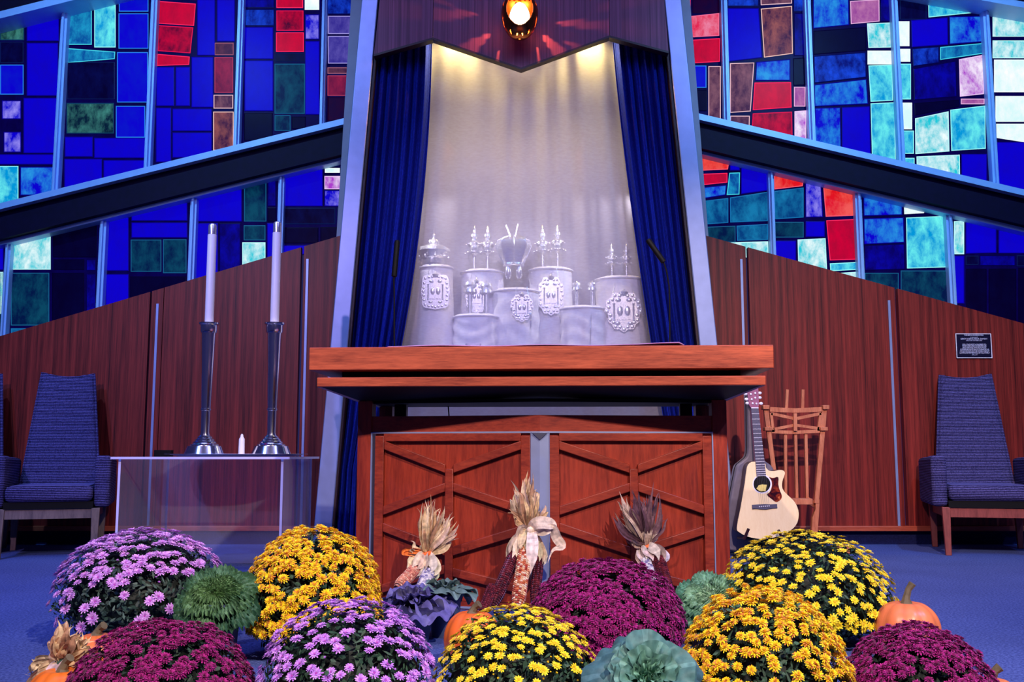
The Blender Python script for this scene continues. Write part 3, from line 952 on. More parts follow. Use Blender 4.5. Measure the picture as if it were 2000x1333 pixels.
for s_ in (-1, 1):
    for q in range(3):
        mb.tube([(EL.x + s_ * .03 * q, EL.y, EL.z + .10), (EL.x + s_ * (.05 + .02 * q), EL.y - .02, EL.z + .15), (EL.x + s_ * .02 * q, EL.y, EL.z + .24)], [.008, .012, .004], 8)
mb.tube([(EL.x, EL.y, EL.z + .11), (EL.x, EL.y, EL.z + 1.0)], .006, 8)
build(mb, 'hanger', M['brass'], lamp)
l = bpy.data.lights.new('lamp_flame', 'POINT'); l.energy = 20; l.color = (1, .26, .10); l.shadow_soft_size = .003
o = bpy.data.objects.new('lamp_flame', l); C.objects.link(o); o.location = (EL.x, EL.y + .052, EL.z - .01)

# ------------------------------------------------------------------ torah scrolls (px, relative to the photo)
def c6(x, y): return (750 + x / 3.633, 420 + y / 3.633)
SD = 6.70
def scroll(name_label, xl, xr, ytop, d, orn, plate, fold, bot_w=1.0):
    d += .07
    """white mantle: oval section, flaring to the foot"""
    cx, _ = c6((xl + xr) / 2, 0)
    top = P(cx, c6(0, ytop)[1], d)
    half = (xr - xl) / 2 / 3.633 * d / F
    ox = top.x
    root = thing('torah_scroll', name_label, 'torah scroll', (ox, d, SH), 'torah scrolls in the ark')
    H = top.z - SH
    rnd = random.Random(int(xl))
    mb = MB()
    def fn(u, v):
        a = 2 * math.pi * u
        z = SH + H * (1 - v)
        fl = 1 + (bot_w - 1) * v ** 1.5
        if v < .04: fl *= .86 + .14 * math.sqrt(v / .04)
        rip = fold * (.03 * math.sin(v * 30 + 3 * math.sin(a * 2 + xl)) + .02 * math.sin(a * 7 + v * 8 + xl) * v)
        rx = half * fl * (1 + rip); ry = min(.13, half * .75) * fl * (1 + rip)
        return Vector((ox + rx * math.cos(a), d + ry * math.sin(a), z))
    mb.grid(fn, 56, 40)
    n0 = len(mb.v)
    mb.add([Vector((ox + half * .86 * math.cos(2 * math.pi * i / 56), d + min(.13, half * .75) * .86 * math.sin(2 * math.pi * i / 56), top.z)) for i in range(56)], [tuple(range(56))])
    build(mb, 'mantle', M['mantle'], root, recalc=False, angle=80)
    mb = MB()
    pts = [Vector((ox + (half + .004) * math.cos(2 * math.pi * i / 40), d + (min(.13, half * .75) + .004) * math.sin(2 * math.pi * i / 40), top.z - .018)) for i in range(41)]
    mb.tube(pts, .007, 8)
    build(mb, 'piping', M['mantle'], root)
    fy = d - min(.13, half * .75)
    for kind, x, y0, y1 in orn:
        p0 = P(c6(x, 0)[0], c6(0, y0)[1], d); p1 = P(c6(x, 0)[0], c6(0, y1)[1], d)
        h = p0.z - p1.z
        mb = MB()
        if kind == 'rimon':       # tower finial
            prof = [(.10, 0), (.07, .01), (.035, .03), (.035, .33), (.06, .35), (.16, .37), (.17, .40), (.10, .43), (.11, .5), (.15, .54), (.15, .60), (.07, .66), (.06, .70), (.10, .74), (.09, .80), (.03, .84), (.03, .9), (.045, .92), (.02, .96), (.003, 1.0)]
            mb.lathe([(r * h * 1.0, z * h) for r, z in prof], 16, p1)
            for lv, rr_ in ((.385, .19), (.57, .17)):
                for q in range(8):
                    a = 2 * math.pi * q / 8
                    mb.ball(p1 + Vector((rr_ * h * math.cos(a), rr_ * h * math.sin(a), lv * h)), .014 * h + .002, 6)
            build(mb, 'finial', M['silver'], root)
        elif kind == 'post':      # short roller handle with knob
            mb.lathe([(.12 * h, 0), (.07 * h, .02 * h), (.07 * h, .62 * h), (.2 * h, .64 * h), (.19 * h, .72 * h), (.12 * h, .74 * h), (.19 * h, .84 * h), (.16 * h, .92 * h), (.05 * h, .96 * h), (.004, h)], 14, p1)
            build(mb, 'finial', M['silver'], root)
        elif kind == 'crown':
            r_ = 120 / 3.633 * d / F
            prof = [(.55, 0), (.60, .03), (.60, .10), (.56, .13), (.62, .2), (.85, .45), (1.0, .68), (.96, .84), (.66, .95), (.3, 1.0)]
            mb.lathe([(r * r_, z * h) for r, z in prof], 32, p1, mod=lambda a, z: 1 + .06 * math.cos(8 * a))
            for q in range(8):
                a = 2 * math.pi * q / 8
                mb.tube([p1 + Vector((r * r_ * math.cos(a), r * r_ * math.sin(a), z * h)) for r, z in ((.62, .12), (.9, .45), (1.06, .7), (.95, .9), (.4, 1.02))], .006, 6)
            mb.bar(p1 + Vector((-.02, 0, h)), p1 + Vector((-.055, 0, h * 1.42)), .010, .006)
            mb.bar(p1 + Vector((.01, 0, h)), p1 + Vector((.03, 0, h * 1.45)), .008, .006)
            for s_ in (-.32, .32):
                mb.lathe([(.012, 0), (.022, .02), (.022, .07), (.014, .09)], 12, p1 + Vector((s_ * r_, -.03, -.09)))
            build(mb, 'crown', M['silver'], root)
        elif kind == 'lowcrown':
            r_ = 112 / 3.633 * d / F
            prof = [(.62, 0), (.66, .05), (.66, .16), (.8, .22), (1.0, .40), (.96, .50), (.6, .58), (.34, .62), (.36, .7), (.3, .76), (.1, .8), (.06, .86), (.09, .92), (.004, 1.0)]
            mb.lathe([(r * r_, z * h) for r, z in prof], 28, p1, mod=lambda a, z: 1 + .05 * math.cos(10 * a))
            for q in range(9):
                a = 2 * math.pi * q / 9
                mb.ball(p1 + Vector((r_ * .95 * math.cos(a), r_ * .95 * math.sin(a), .20 * h)), .009, 6, (1, 1, 1.6))
            build(mb, 'crown', M['silver'], root)
    if plate:
        xl_, xr_, yt_, yb_, kind = plate
        a0 = P(*c6(xl_, yb_), fy); b0 = P(*c6(xr_, yt_), fy)
        cx_, cz_ = (a0.x + b0.x) / 2, (a0.z + b0.z) / 2
        hw_, hh_ = (b0.x - a0.x) / 2, (b0.z - a0.z) / 2
        mb = MB()
        n = 48; out = []
        for i in range(n):
            a = 2 * math.pi * i / n
            e = 4 if kind == 'rect' else 2.3
            ca_, sa_ = math.cos(a), math.sin(a)
            rr_ = (abs(ca_) ** e + abs(sa_) ** e) ** (-1 / e)
            wob = 1 + (.05 * math.cos(12 * a) if kind != 'rect' else .03 * math.cos(8 * a))
            if kind == 'shield' and sa_ < 0: wob *= 1 - .12 * abs(ca_)
            out.append((ca_ * rr_ * wob, sa_ * rr_ * wob))
        yb2 = fy - .028
        fr = [Vector((cx_ + x * hw_, yb2, cz_ + z * hh_)) for x, z in out]
        mb.extr(fr, [p + Vector((0, .006, 0)) for p in fr])
        rnd2 = random.Random(int(xl_))
        for i in range(0, n, 2):      # beaded scroll border
            x, z = out[i]
            mb.ball((cx_ + x * hw_ * .86, yb2 - .003, cz_ + z * hh_ * .86), hw_ * .10, 8, (1, .5, 1))
        for s_ in (-1, 1):            # two pillars and tablets
            mb.lathe([(hw_ * .07, -hh_ * .45), (hw_ * .05, -hh_ * .4), (hw_ * .05, hh_ * .35), (hw_ * .08, hh_ * .4)], 8, (cx_ + s_ * hw_ * .52, yb2 - .004, cz_))
            mb.ball((cx_ + s_ * hw_ * .2, yb2 - .002, cz_ + hh_ * .02), hw_ * .18, 12, (.9, .35, 1.5))
            mb.ball((cx_ + s_ * hw_ * .3, yb2 - .002, cz_ + hh_ * .58), hw_ * .14, 8, (1.2, .5, .8))
            mb.ball((cx_ + s_ * hw_ * .34, yb2 - .002, cz_ - hh_ * .6), hw_ * .13, 8, (1.2, .5, .8))
        mb.lathe([(hw_ * .22, 0), (hw_ * .26, hh_ * .12), (hw_ * .12, hh_ * .2), (hw_ * .02, hh_ * .3)], 12, (cx_, yb2, cz_ + hh_ * .85))
        mb.box(cx_ - hw_ * .4, cx_ + hw_ * .4, yb2 - .006, yb2 + .001, cz_ - hh_ * .42, cz_ - hh_ * .30)
        build(mb, 'breastplate', M['silver'], root)
        for s_ in (-1, 1):   # chain by which it hangs
            mb = MB()
            mb.tube([(cx_ + s_ * hw_ * .6, yb2, cz_ + hh_ * .7), (cx_ + s_ * hw_ * .45, fy - .012, min(top.z, cz_ + hh_ + .06)), (cx_ + s_ * hw_ * .4, d, min(top.z + .01, cz_ + hh_ + .075))], .002, 5)
            build(mb, 'chain', M['silver'], root)
    return root

scroll('torah scroll at the far left of the ark wearing a low silver crown', 255, 490, 362, 6.72, [('lowcrown', 352, 128, 350)], (268, 466, 425, 672, 'rect'), .25, 1.35)
scroll('tall torah scroll behind the small left one with two belled silver finials', 545, 850, 398, 6.80, [('rimon', 640, 75, 400), ('rimon', 735, 75, 395)], (580, 735, 470, 700, 'oval'), .6, 1.05)
scroll('short torah scroll front left with two plain silver roller handles', 492, 812, 712, 6.66, [('post', 610, 462, 712), ('post', 725, 470, 712)], None, 1.0, 1.04)
scroll('central torah scroll under the big open silver crown', 772, 1100, 532, 6.70, [('crown', 920, 160, 370)], (898, 1058, 565, 760, 'shield'), .9, 1.06)
scroll('torah scroll behind right of centre with slim tower finials and an arched breastplate', 1030, 1335, 382, 6.84, [('rimon', 1125, 75, 380), ('rimon', 1232, 68, 372)], (1092, 1275, 440, 712, 'oval'), .4, 1.05)
scroll('short torah scroll front right with two knobbed silver handles', 1250, 1575, 655, 6.64, [('post', 1370, 470, 650), ('post', 1480, 468, 655)], None, 1.0, 1.02)
scroll('torah scroll at the far right of the ark with a round ornate breastplate', 1500, 1850, 448, 6.74, [('rimon', 1618, 200, 442), ('rimon', 1722, 205, 438)], (1568, 1828, 550, 830, 'shield'), .5, 1.12)
for (x, y0, y1, dd, lb) in ((1040, 690, 805, 6.56, 'short silver reading pointer hanging on the crowned central scroll'), (1465, 700, 905, 6.5 + .04, 'long silver reading pointer hanging on the short front right scroll')):
    a_ = P(*c6(x, y0), dd); b_ = P(*c6(x, y1), dd)
    mb = MB(); mb.tube([a_, a_.lerp(b_, .1), a_.lerp(b_, .45), a_.lerp(b_, .5), a_.lerp(b_, .55), a_.lerp(b_, .9), b_], [.004, .010, .006, .010, .006, .005, .003], 8)
    tag(build(mb, 'torah_pointer', M['silver'], at=b_), lb, 'pointer')

# ------------------------------------------------------------------ the reading table
YAW = R(-3.0)
TC = Vector((0.104, 3.80, 0.0))
rotz = Matrix.Rotation(YAW, 4, 'Z')
def T(x, y, z):      # table space: x from the middle, y back from the slab's front
    return TC + rotz @ Vector((x, y, z))
table = thing('reading_table', 'large mahogany reading table with thick slab top and cross-braced door fronts', 'table', (TC.x, TC.y, 0))
def tbox(mb, x0, x1, y0, y1, z0, z1):
    v = [(x0, y0, z0), (x1, y0, z0), (x1, y1, z0), (x0, y1, z0), (x0, y0, z1), (x1, y0, z1), (x1, y1, z1), (x0, y1, z1)]
    mb.hexa([T(*p) for p in v])
Zt = lambda py, d=3.8: P(1000, py, d).z
z_top = Zt(676.5); z_t1 = Zt(721.5); z_t2a = Zt(735.5); z_t2b = Zt(754)
mb = MB(); tbox(mb, -.912, .912, 0, 1.05, z_t1, z_top); build(mb, 'table_top', M['tabletop'], table, bevel=.003)
mb = MB(); tbox(mb, -.80, .80, .10, .95, z_t2a, z_t1); build(mb, 'spacer', M['black'], table)  # black stands for the shade in the recessed gap
mb = MB(); tbox(mb, -.881, .881, .01, 1.02, z_t2b, z_t2a); build(mb, 'lower_top', M['tabletop'], table, bevel=.003)
# bevelled soffit
BX = .775; ZB0 = Zt(788, 4.1)
YC, YE = .165, .30    # set-back of the prow centre and its ends
mb = MB()
mb.hexa([T(-BX, YE - .02, ZB0 + .012), T(BX, YE - .02, ZB0 + .012), T(BX, .86, ZB0 + .012), T(-BX, .86, ZB0 + .012), T(-.875, .03, z_t2b), T(.875, .03, z_t2b), T(.875, 1.0, z_t2b), T(-.875, 1.0, z_t2b)])
build(mb, 'soffit', M['black'], table)  # shade under the overhang is put into the black colour
for s in (-1, 1):
    mb = MB()
    q = [(s * .879, .02, z_t2b - .001), (s * (BX + .003), YE - .02, ZB0 + .008), (s * (BX + .003), .86, ZB0 + .008), (s * .879, 1.0, z_t2b - .001)]
    mb.extr([T(*p) for p in q], [T(p[0] - s * .012, p[1], p[2] + .004) for p in q])
    build(mb, 'soffit_trim', M['softtrim'], table)  # soffit side faces, their pale colour stands for light falling on them
# body : prow shaped front
def fy(x):  # front surface set-back at table x
    return YC + (YE - YC) * abs(x) / BX
def fpanel(mb, x0, x1, z0, z1, y_off=0.0, th=.03):
    mb.hexa([T(x0, fy(x0) + y_off, z0), T(x1, fy(x1) + y_off, z0), T(x1, fy(x1) + y_off + th, z0), T(x0, fy(x0) + y_off + th, z0),
             T(x0, fy(x0) + y_off, z1), T(x1, fy(x1) + y_off, z1), T(x1, fy(x1) + y_off + th, z1), T(x0, fy(x0) + y_off + th, z1)])
LW = .062
z_slot0, z_slot1 = Zt(812, 4.02), ZB0
z_line = Zt(845, 4.02)
for s in (-1, 1):
    mb = MB(); a_, b_ = sorted((s * (BX - LW), s * BX))
    fpanel(mb, a_, b_, 0, ZB0 + .012, 0, .09); build(mb, 'front_leg', M['tablewood'], table, bevel=.002)
    mb = MB(); tbox(mb, a_, b_, .78, .86, 0, ZB0 + .012); build(mb, 'rear_leg', M['tablewood'], table)
    mb = MB(); x_ = s * (BX - .01)
    tbox(mb, min(x_, x_ - s * .03), max(x_, x_ - s * .03), YE + .09, .78, .04, z_slot0); build(mb, 'side_panel', M['tablewood'], table)
    mb = MB(); x_ = s * (BX - LW - .065)
    tbox(mb, x_ - .027, x_ + .027, .62, .67, z_slot0 - .05, ZB0 + .012); build(mb, 'support_post', M['darkwood'], table)
mb = MB()
for s in (-1, 1):
    a_, b_ = sorted((0, s * (BX - LW)))
    fpanel(mb, a_, b_, z_line + .002, z_slot0, .006, .05)
build(mb, 'top_rail', M['tablerail'], table)
mb = MB()
for s in (-1, 1):
    a_, b_ = sorted((0, s * (BX - LW)))
    fpanel(mb, a_, b_, z_slot1 - .0, ZB0 + .014, .02, .05)
build(mb, 'apron', M['black'], table)  # shadow below the top is painted in as black
mb = MB()
for s in (-1, 1):
    a_, b_ = sorted((0, s * (BX - LW)))
    fpanel(mb, a_, b_, z_line - .003, z_line + .003, -.002, .02)
    a_, b_ = sorted((s * (BX - LW - .003), s * (BX - LW + .002)))
    fpanel(mb, a_, b_, .02, z_line + .003, -.003, .02)
    a_, b_ = sorted((0, s * (BX)))
    fpanel(mb, a_, b_, .004, .012, -.004, .02)
build(mb, 'metal_inlay', M['alu'], table)
# centre metal strip
mb = MB()
for s in (-1, 1):
    a_, b_ = sorted((0, s * .036)); fpanel(mb, a_, b_, .012, z_line - .003, .002, .02)
build(mb, 'centre_strip', M['alu'], table)
mb = MB()
for s in (-1, 1):
    a_, b_ = sorted((0, s * .03))
mb.extr([T(-.03, YC - .004, z_line - .004), T(.03, YC - .004, z_line - .004), T(0, YC - .006, z_line - .032)], [T(-.03, YC + .004, z_line - .004), T(.03, YC + .004, z_line - .004), T(0, YC + .004, z_line - .032)])
build(mb, 'metal_wedge', M['steel'], table)
mb = MB()
for s in (-1, 1):
    a_, b_ = sorted((0, s * (BX - LW))); fpanel(mb, a_, b_, .0, .03, .0, .05)
build(mb, 'bottom_rail', M['tablerail'], table)
# doors
zd0, zd1 = .032, z_line - .004
def tpx(px, py):
    """photo pixel -> (x,z) on the prow front"""
    x = (px - 1000) * 4.0 / F - TC.x
    for _ in range(4):
        d = (T(x, fy(x), 0)).y
        x = (px - 1000) * d / F - TC.x
    return x, P(px, py, d).z
def bar_on_door(mb, p, q, w_, raise_=.014, th=.03):
    (x0, z0), (x1, z1) = tpx(*p), tpx(*q)
    dx, dz = x1 - x0, z1 - z0
    l_ = math.hypot(dx, dz); nx, nz = -dz / l_ * w_ / 2, dx / l_ * w_ / 2
    if abs(dx) > abs(dz):    # keep ends plumb
        nx, nz = 0, w_ / 2 * l_ / abs(dx)
    c = [(x0 - nx, z0 - nz), (x1 - nx, z1 - nz), (x1 + nx, z1 + nz), (x0 + nx, z0 + nz)]
    fr = [T(x, fy(x) - raise_, z) for x, z in c]
    bk = [T(x, fy(x) - raise_ + th, z) for x, z in c]
    mb.extr(fr, bk)
for s, (xa, xb, xm) in ((-1, (727, 1031, 873)), (1, (1069, 1381, 1230))):
    x0 = tpx(xa, 900)[0]; x1 = tpx(xb, 900)[0]
    mb = MB(); fpanel(mb, x0, x1, zd0, zd1, .012, .03)
    door = build(mb, 'door', M['tablewood'], table)
    W2 = .038
    for (p, q) in (((xa + 9, 852), (xa + 9, 1186)), ((xb - 9, 852), (xb - 9, 1186))):
        mb = MB(); bar_on_door(mb, p, q, W2, .010)
        build(mb, 'stile', M['tablerail'], door, bevel=.002)
    mb = MB()
    fpanel(mb, x0 + W2, x1 - W2, zd1 - .032, zd1, -.010, .03)
    build(mb, 'door_rail', M['tablerail'], door, bevel=.002)
    mb = MB(); bar_on_door(mb, (xm, 916), (xm, 1186), .034, .014); build(mb, 'muntin', M['tablerail'], door, bevel=.003)
    L_, R_ = xa + 18, xb - 18
    hw = 8
    for (p, q) in (((L_, 870), (xm - hw, 916)), ((xm + hw, 916), (R_, 870)), ((L_, 998), (xm - hw, 952)), ((xm + hw, 952), (R_, 996)),
                   ((L_, 1030), (xm - hw, 1077)), ((xm + hw, 1077), (R_, 1036)), ((L_, 1150), (xm - hw, 1112)), ((xm + hw, 1118), (R_, 1152))):
        mb = MB(); bar_on_door(mb, p, q, .034, .012)
        build(mb, 'brace', M['tablerail'], door, bevel=.003)

# things on the reading table
def on_table(px, yy):   # x of a pixel column at table depth yy
    d = TC.y + yy
    return (px - 1000) * d / F - TC.x
mb = MB()
def cl(u, v):
    x = -.60 + 1.17 * u; y = .012 + .5 * v
    z = z_top + .003 + .004 * math.sin(u * 9) ** 2 + (.010 * max(0, (u - .85) / .15))
    if u > .995: z = z_top + .002
    return T(x, y, z)
mb.grid(cl, 60, 10)
o = build(mb, 'table_runner', M['mauve_cloth'], at=T(0, .25, z_top), recalc=False, thick=.003)
tag(o, 'thin mauve cloth laid flat on the reading table top', 'cloth')
def mic(pts, head, label, basex):
    root = thing('gooseneck_microphone', label, 'microphone', pts[-1])
    mb = MB(); mb.tube(pts, .0035, 8); build(mb, 'gooseneck', M['black'], root)
    mb = MB(); a_, b_ = head
    mb.tube([a_, a_.lerp(b_, .06), b_, b_ + (b_ - a_) * .02], [.009, .0125, .0125, .006], 14); build(mb, 'capsule', M['black'], root)
    mb = MB(); q = pts[-1]; mb.lathe([(.012, 0), (.012, .006), (.006, .008), (.006, .04), (.004, .045)], 14, q); build(mb, 'stem_base', M['steel'], root)
D = 4.25
bz = z_top
pl_ = [P(770, y, D) for y in (545, 570, 600, 640, 660)] + [Vector((P(772, 670, D).x, D, bz + .004))]
pl_[0].x = P(769, 545, D).x
mic([P(771, 540, D)] + pl_, (P(776, 470, D), P(770, 540, D)), 'thin black gooseneck microphone standing on the left of the table top', 0)
pr = [P(1296, 512, D), P(1302, 530, D), P(1307, 560, D), P(1308, 600, D), P(1308, 640, D), Vector((P(1308, 668, D).x, D, bz + .004))]
mic(pr, (P(1265, 468, D), P(1296, 512, D)), 'thin black gooseneck microphone bent left on the right of the table top', 0)
# glass tumbler and little framed card
g = T(on_table(912, .5), .5, z_top + .006)
mb = MB(); mb.lathe([(.022, 0), (.026, .002), (.036, .062), (.034, .062), (.024, .006), (.001, .005)], 24, g)
tag(build(mb, 'glass_tumbler', M['acrylic'], at=g), 'small clear glass tumbler standing on the middle of the table', 'glass')
g = T(on_table(1131, .6), .6, z_top + .006)
fr_ = thing('card_holder', 'small clear framed card with three blue squares on the table', 'card holder', g)
mb = MB(); mb.box(g.x - .05, g.x + .05, g.y - .003, g.y + .003, g.z, g.z + .055); build(mb, 'holder', M['white'], fr_)
mb = MB()
for q in range(3): mb.box(g.x - .043 + q * .030, g.x - .018 + q * .030, g.y - .005, g.y - .0032, g.z + .008, g.z + .04)
build(mb, 'picture', plain('pale_blue_print', srgb(90, 160, 230), .4), fr_)
# cable below
mb = MB(); mb.tube([T(-.44, .72, ZB0 + .01), T(-.43, .72, .74), T(-.40, .72, .60), T(-.42, .74, .2), T(-.45, .76, .01)], .003, 6)
tag(build(mb, 'microphone_cable', M['black'], at=T(-.45, .76, 0)), 'thin black cable hanging under the reading table', 'cable')

# ------------------------------------------------------------------ acrylic side table with candles
AT = 4.95; AB = AT / .876
xa0 = P(274, 0, AT).x; xa1 = P(574, 0, AT).x
at = thing('acrylic_table', 'low clear acrylic table carrying the two tall candlesticks', 'table', ((xa0 + xa1) / 2, AT + .35, 0))
zt0, zt1 = .600, .612
mb = MB(); mb.box(P(262, 0, AT).x, P(590, 0, AT).x, AT - .02, AB + .04, zt0, zt1); build(mb, 'table_top', M['acrylic'], at)
mb = MB()
mb.box(P(262, 0, AT).x, P(590, 0, AT).x, AT - .023, AT - .020, zt0, zt1)
mb.box(P(590, 0, AT).x, P(590, 0, AT).x + .003, AT - .02, AB + .04, zt0, zt1)
build(mb, 'top_edge', M['acrylic_edge'], at)
for x_ in (xa0, xa1):
    mb = MB(); mb.box(x_, x_ + .012, AT, AB, 0, zt0); leg = build(mb, 'leg_panel', M['acrylic'], at)
    
    for y_ in (AT - .002, AB):
        mb = MB(); mb.box(x_, x_ + .012, y_, y_ + .002, 0, zt0); build(mb, 'polished_edge', M['acrylic_edge'], leg)
mb = MB(); mb.box(xa0 + .012, xa1, AB - .10, AB - .09, 0.02, zt0 - .002); build(mb, 'back_panel', M['acrylic'], at)
# tray
tp = P(464, 889, 5.30); tz = zt1
mb = MB()
hw = 130 * 5.3 / F
def trayf(u, v):
    a = 2 * math.pi * u
    e = 3.5
    rr_ = (abs(math.cos(a)) ** e + abs(math.sin(a)) ** e) ** (-1 / e)
    z = tz + .002 + (.012 if v > .93 else .0) + (.006 if .85 < v <= .93 else 0)
    return Vector((tp.x + hw * v * math.cos(a) * rr_, 5.30 + .25 * v * math.sin(a) * rr_, z))
mb.grid(trayf, 64, 16)
tag(build(mb, 'tray', M['steel'], at=(tp.x, 5.30, tz), recalc=False, thick=.002), 'dark polished tray under the two candlesticks', 'tray')
mb = MB(); a_ = P(337, 0, 5.55).x; b_ = P(368, 0, 5.55).x; mb.box(a_, b_, 5.56, 5.61, tz, tz + .037)
tag(build(mb, 'matchbox', M['black'], at=(a_, 5.55, tz), bevel=.002), 'small black box behind the left candlestick', 'box')

def candlestick(px, label, label2, ytop, d=5.30):
    x = (px - 1000) * d / F
    base = Vector((x, d, tz + .004))
    zz = lambda py: P(px, py, d).z
    s = d / F
    root = thing('candlestick', label, 'candlestick', base, 'tall silver candlesticks')
    mb = MB()
    H0 = base.z
    prof = [(38, H0), (39, H0 + .004), (32, zz(872)), (27, zz(870.5)), (27, zz(869)), (22, zz(866)), (22, zz(864)), (18, zz(861)), (18, zz(859)), (14, zz(856)), (14, zz(854)), (10, zz(851))]
    mb.lathe([(r * s, z - H0) for r, z in prof], 40, base); build(mb, 'foot', M['candlesilver'], root)
    mb = MB()
    prof = [(9.5, zz(852)), (8, zz(845)), (8.5, zz(803)), (10, zz(802)), (10, zz(799)), (8.8, zz(798)), (13, zz(655)), (13.5, zz(650))]
    mb.lathe([(r * s, z - H0) for r, z in prof], 32, base, mod=None); build(mb, 'stem', M['candlesilver'], root)
    mb = MB()
    prof = [(15, zz(651)), (16, zz(648)), (16, zz(636)), (19, zz(634)), (19, zz(631)), (9, zz(630))]
    mb.lathe([(r * s, z - H0) for r, z in prof], 32, base); build(mb, 'cup', M['candlesilver'], root)
    c0 = Vector((x, d, zz(631) ))
    can = thing('candle', label2, 'candle', c0, 'tall white candles')
    mb = MB(); mb.lathe([(8.6 * s, 0), (8.6 * s, zz(ytop + 22) - c0.z - .002), (8.2 * s, zz(ytop + 22) - c0.z)], 24, c0); build(mb, 'wax', M['wax'], can)
    mb = MB(); mb.lathe([(8.0 * s, zz(ytop + 22) - c0.z), (8.0 * s, zz(ytop + 5) - c0.z), (7 * s, zz(ytop + 2) - c0.z), (3 * s, zz(ytop) - c0.z)], 20, c0); build(mb, 'follower', M['silver'], can)
candlestick(403, 'tall tapering silver candlestick on the left of the acrylic table', 'tall white candle in the left silver candlestick', 437)
candlestick(532, 'tall tapering silver candlestick on the right of the acrylic table', 'tall white candle in the right silver candlestick', 433)
c0 = Vector(((475 - 1000) * 5.25 / F, 5.25, tz + .004))
mb = MB(); mb.lathe([(.015, 0), (.0165, .01), (.015, .09), (.008, .103), (.007, .112), (.002, .118)], 20, c0)
tag(build(mb, 'votive_candle', M['wax'], at=c0), 'short white candle standing on the tray between the candlesticks', 'candle')

# ------------------------------------------------------------------ armchairs
def armchair(loc, woodm, label, rot=0.0):
    x0, y0 = loc
    root = thing('armchair', label, 'chair', (0, 0, 0), 'high backed upholstered armchairs')
    # local: x centre 0, front feet at y=0, back toward +y
    def rounded(mb, x0, x1, y0, y1, z0, z1): mb.box(x0, x1, y0, y1, z0, z1)
    # back rest
    mb = MB()
    nz = 16
    def back(u, v, side):
        w_ = .250 - .085 * v ** 1.0 - (.02 * max(0, v - .9) * 10 * 0)
        z = .33 + .85 * v
        x = (u * 2 - 1) * w_
        if v > .86: z -= .03 * (1 - (2 * u - 1) ** 2) * (v - .86) / .14
        y = .58 + .17 * v + (0 if side == 0 else .11 - .03 * v)
        y += (-.02 * math.cos((u - .5) * math.pi) * 0 + .02 * (1 - abs(2 * u - 1) ** 4) * -1 if side == 0 else 0) + (.02 if side == 0 else 0)
        return Vector((x, y, z))
    n, m_ = 12, 20
    fr = [back(i / n, j / m_, 0) for j in range(m_ + 1) for i in range(n + 1)]
    bk = [back(i / n, j / m_, 1) for j in range(m_ + 1) for i in range(n + 1)]
    N_ = len(fr); fs = []
    for j in range(m_):
        for i in range(n):
            a_ = j * (n + 1) + i
            fs.append((a_, a_ + 1, a_ + n + 2, a_ + n + 1)); fs.append((N_ + a_ + n + 1, N_ + a_ + n + 2, N_ + a_ + 1, N_ + a_))
    ring = [i for i in range(n + 1)] + [j * (n + 1) + n for j in range(1, m_ + 1)] + [m_ * (n + 1) + i for i in range(n - 1, -1, -1)] + [j * (n + 1) for j in range(m_ - 1, 0, -1)]
    for a_, b_ in zip(ring, ring[1:] + ring[:1]): fs.append((b_, a_, N_ + a_, N_ + b_))
    mb.add(fr + bk, fs); build(mb, 'backrest', M['upholstery'], root, bevel=.018, angle=60)
    mb = MB()
    e = [back(0, v / 20, 0) for v in range(21)] + [back(u / 12, 1, 0) for u in range(1, 13)] + [back(1, 1 - v / 20, 0) for v in range(1, 21)]
    mb.tube([p + Vector((0, .012, 0)) for p in e], .008, 6); build(mb, 'piping', M['upholstery'], root)
    # seat
    mb = MB()
    def seat(u, v):
        return Vector(((u * 2 - 1) * .245, .03 + .56 * v, .44 + .012 * math.sin(u * math.pi) * (1 if v < .7 else .5)))
    mb.box(-.245, .245, .03, .60, .335, .435); build(mb, 'seat_cushion', M['upholstery'], root, bevel=.03)
    mb = MB(); mb.box(-.25, .25, .05, .66, .295, .337); build(mb, 'seat_base', M['black'], root)
    for s in (-1, 1):
        mb = MB(); a_, b_ = sorted((s * .25, s * .342))
        mb.hexa([(a_, .06, .30), (b_, .06, .30), (b_, .70, .30), (a_, .70, .30), (a_, .04, .62), (b_, .04, .62), (b_, .70, .60), (a_, .70, .60)])
        build(mb, 'armrest', M['upholstery'], root, bevel=.022)
    mb = MB()
    mb.box(-.27, .27, .06, .085, .235, .297); mb.box(-.27, .27, .62, .645, .235, .297)
    mb.box(-.27, -.245, .085, .62, .235, .297); mb.box(.245, .27, .085, .62, .235, .297)
    build(mb, 'seat_rail', woodm, root)
    for s in (-1, 1):
        for y_ in (.0, 1):
            mb = MB(); yb = .05 if not y_ else .66
            xt = s * .265
            mb.hexa([(xt - .017, yb - .015, 0), (xt + .017, yb - .015, 0), (xt + .017, yb + .02, 0), (xt - .017, yb + .02, 0), (xt - .024, yb, .297), (xt + .024, yb, .297), (xt + .024, yb + .045, .297), (xt - .024, yb + .045, .297)])
            build(mb, 'leg', woodm, root, bevel=.003)
    root.location = (x0, y0, 0); root.rotation_euler = (0, 0, rot)
    ROOT[root.name] = Vector((x0, y0, 0))
    return root
armchair(((112 - 1000) * 6.0 / F - .0, 5.95), M['chairwood_grey'], 'blue ribbed armchair on pale legs left of the acrylic table', R(19))
ch2 = None
armchair(((1907 - 1000) * 6.2 / F, 6.05), M['chairwood_red'], 'blue ribbed armchair on reddish legs below the wall plaque', R(-16))
armchair(((-110 - 1000) * 6.0 / F, 5.95), M['chairwood_grey'], 'blue ribbed armchair cut off by the left edge of the picture', R(15))

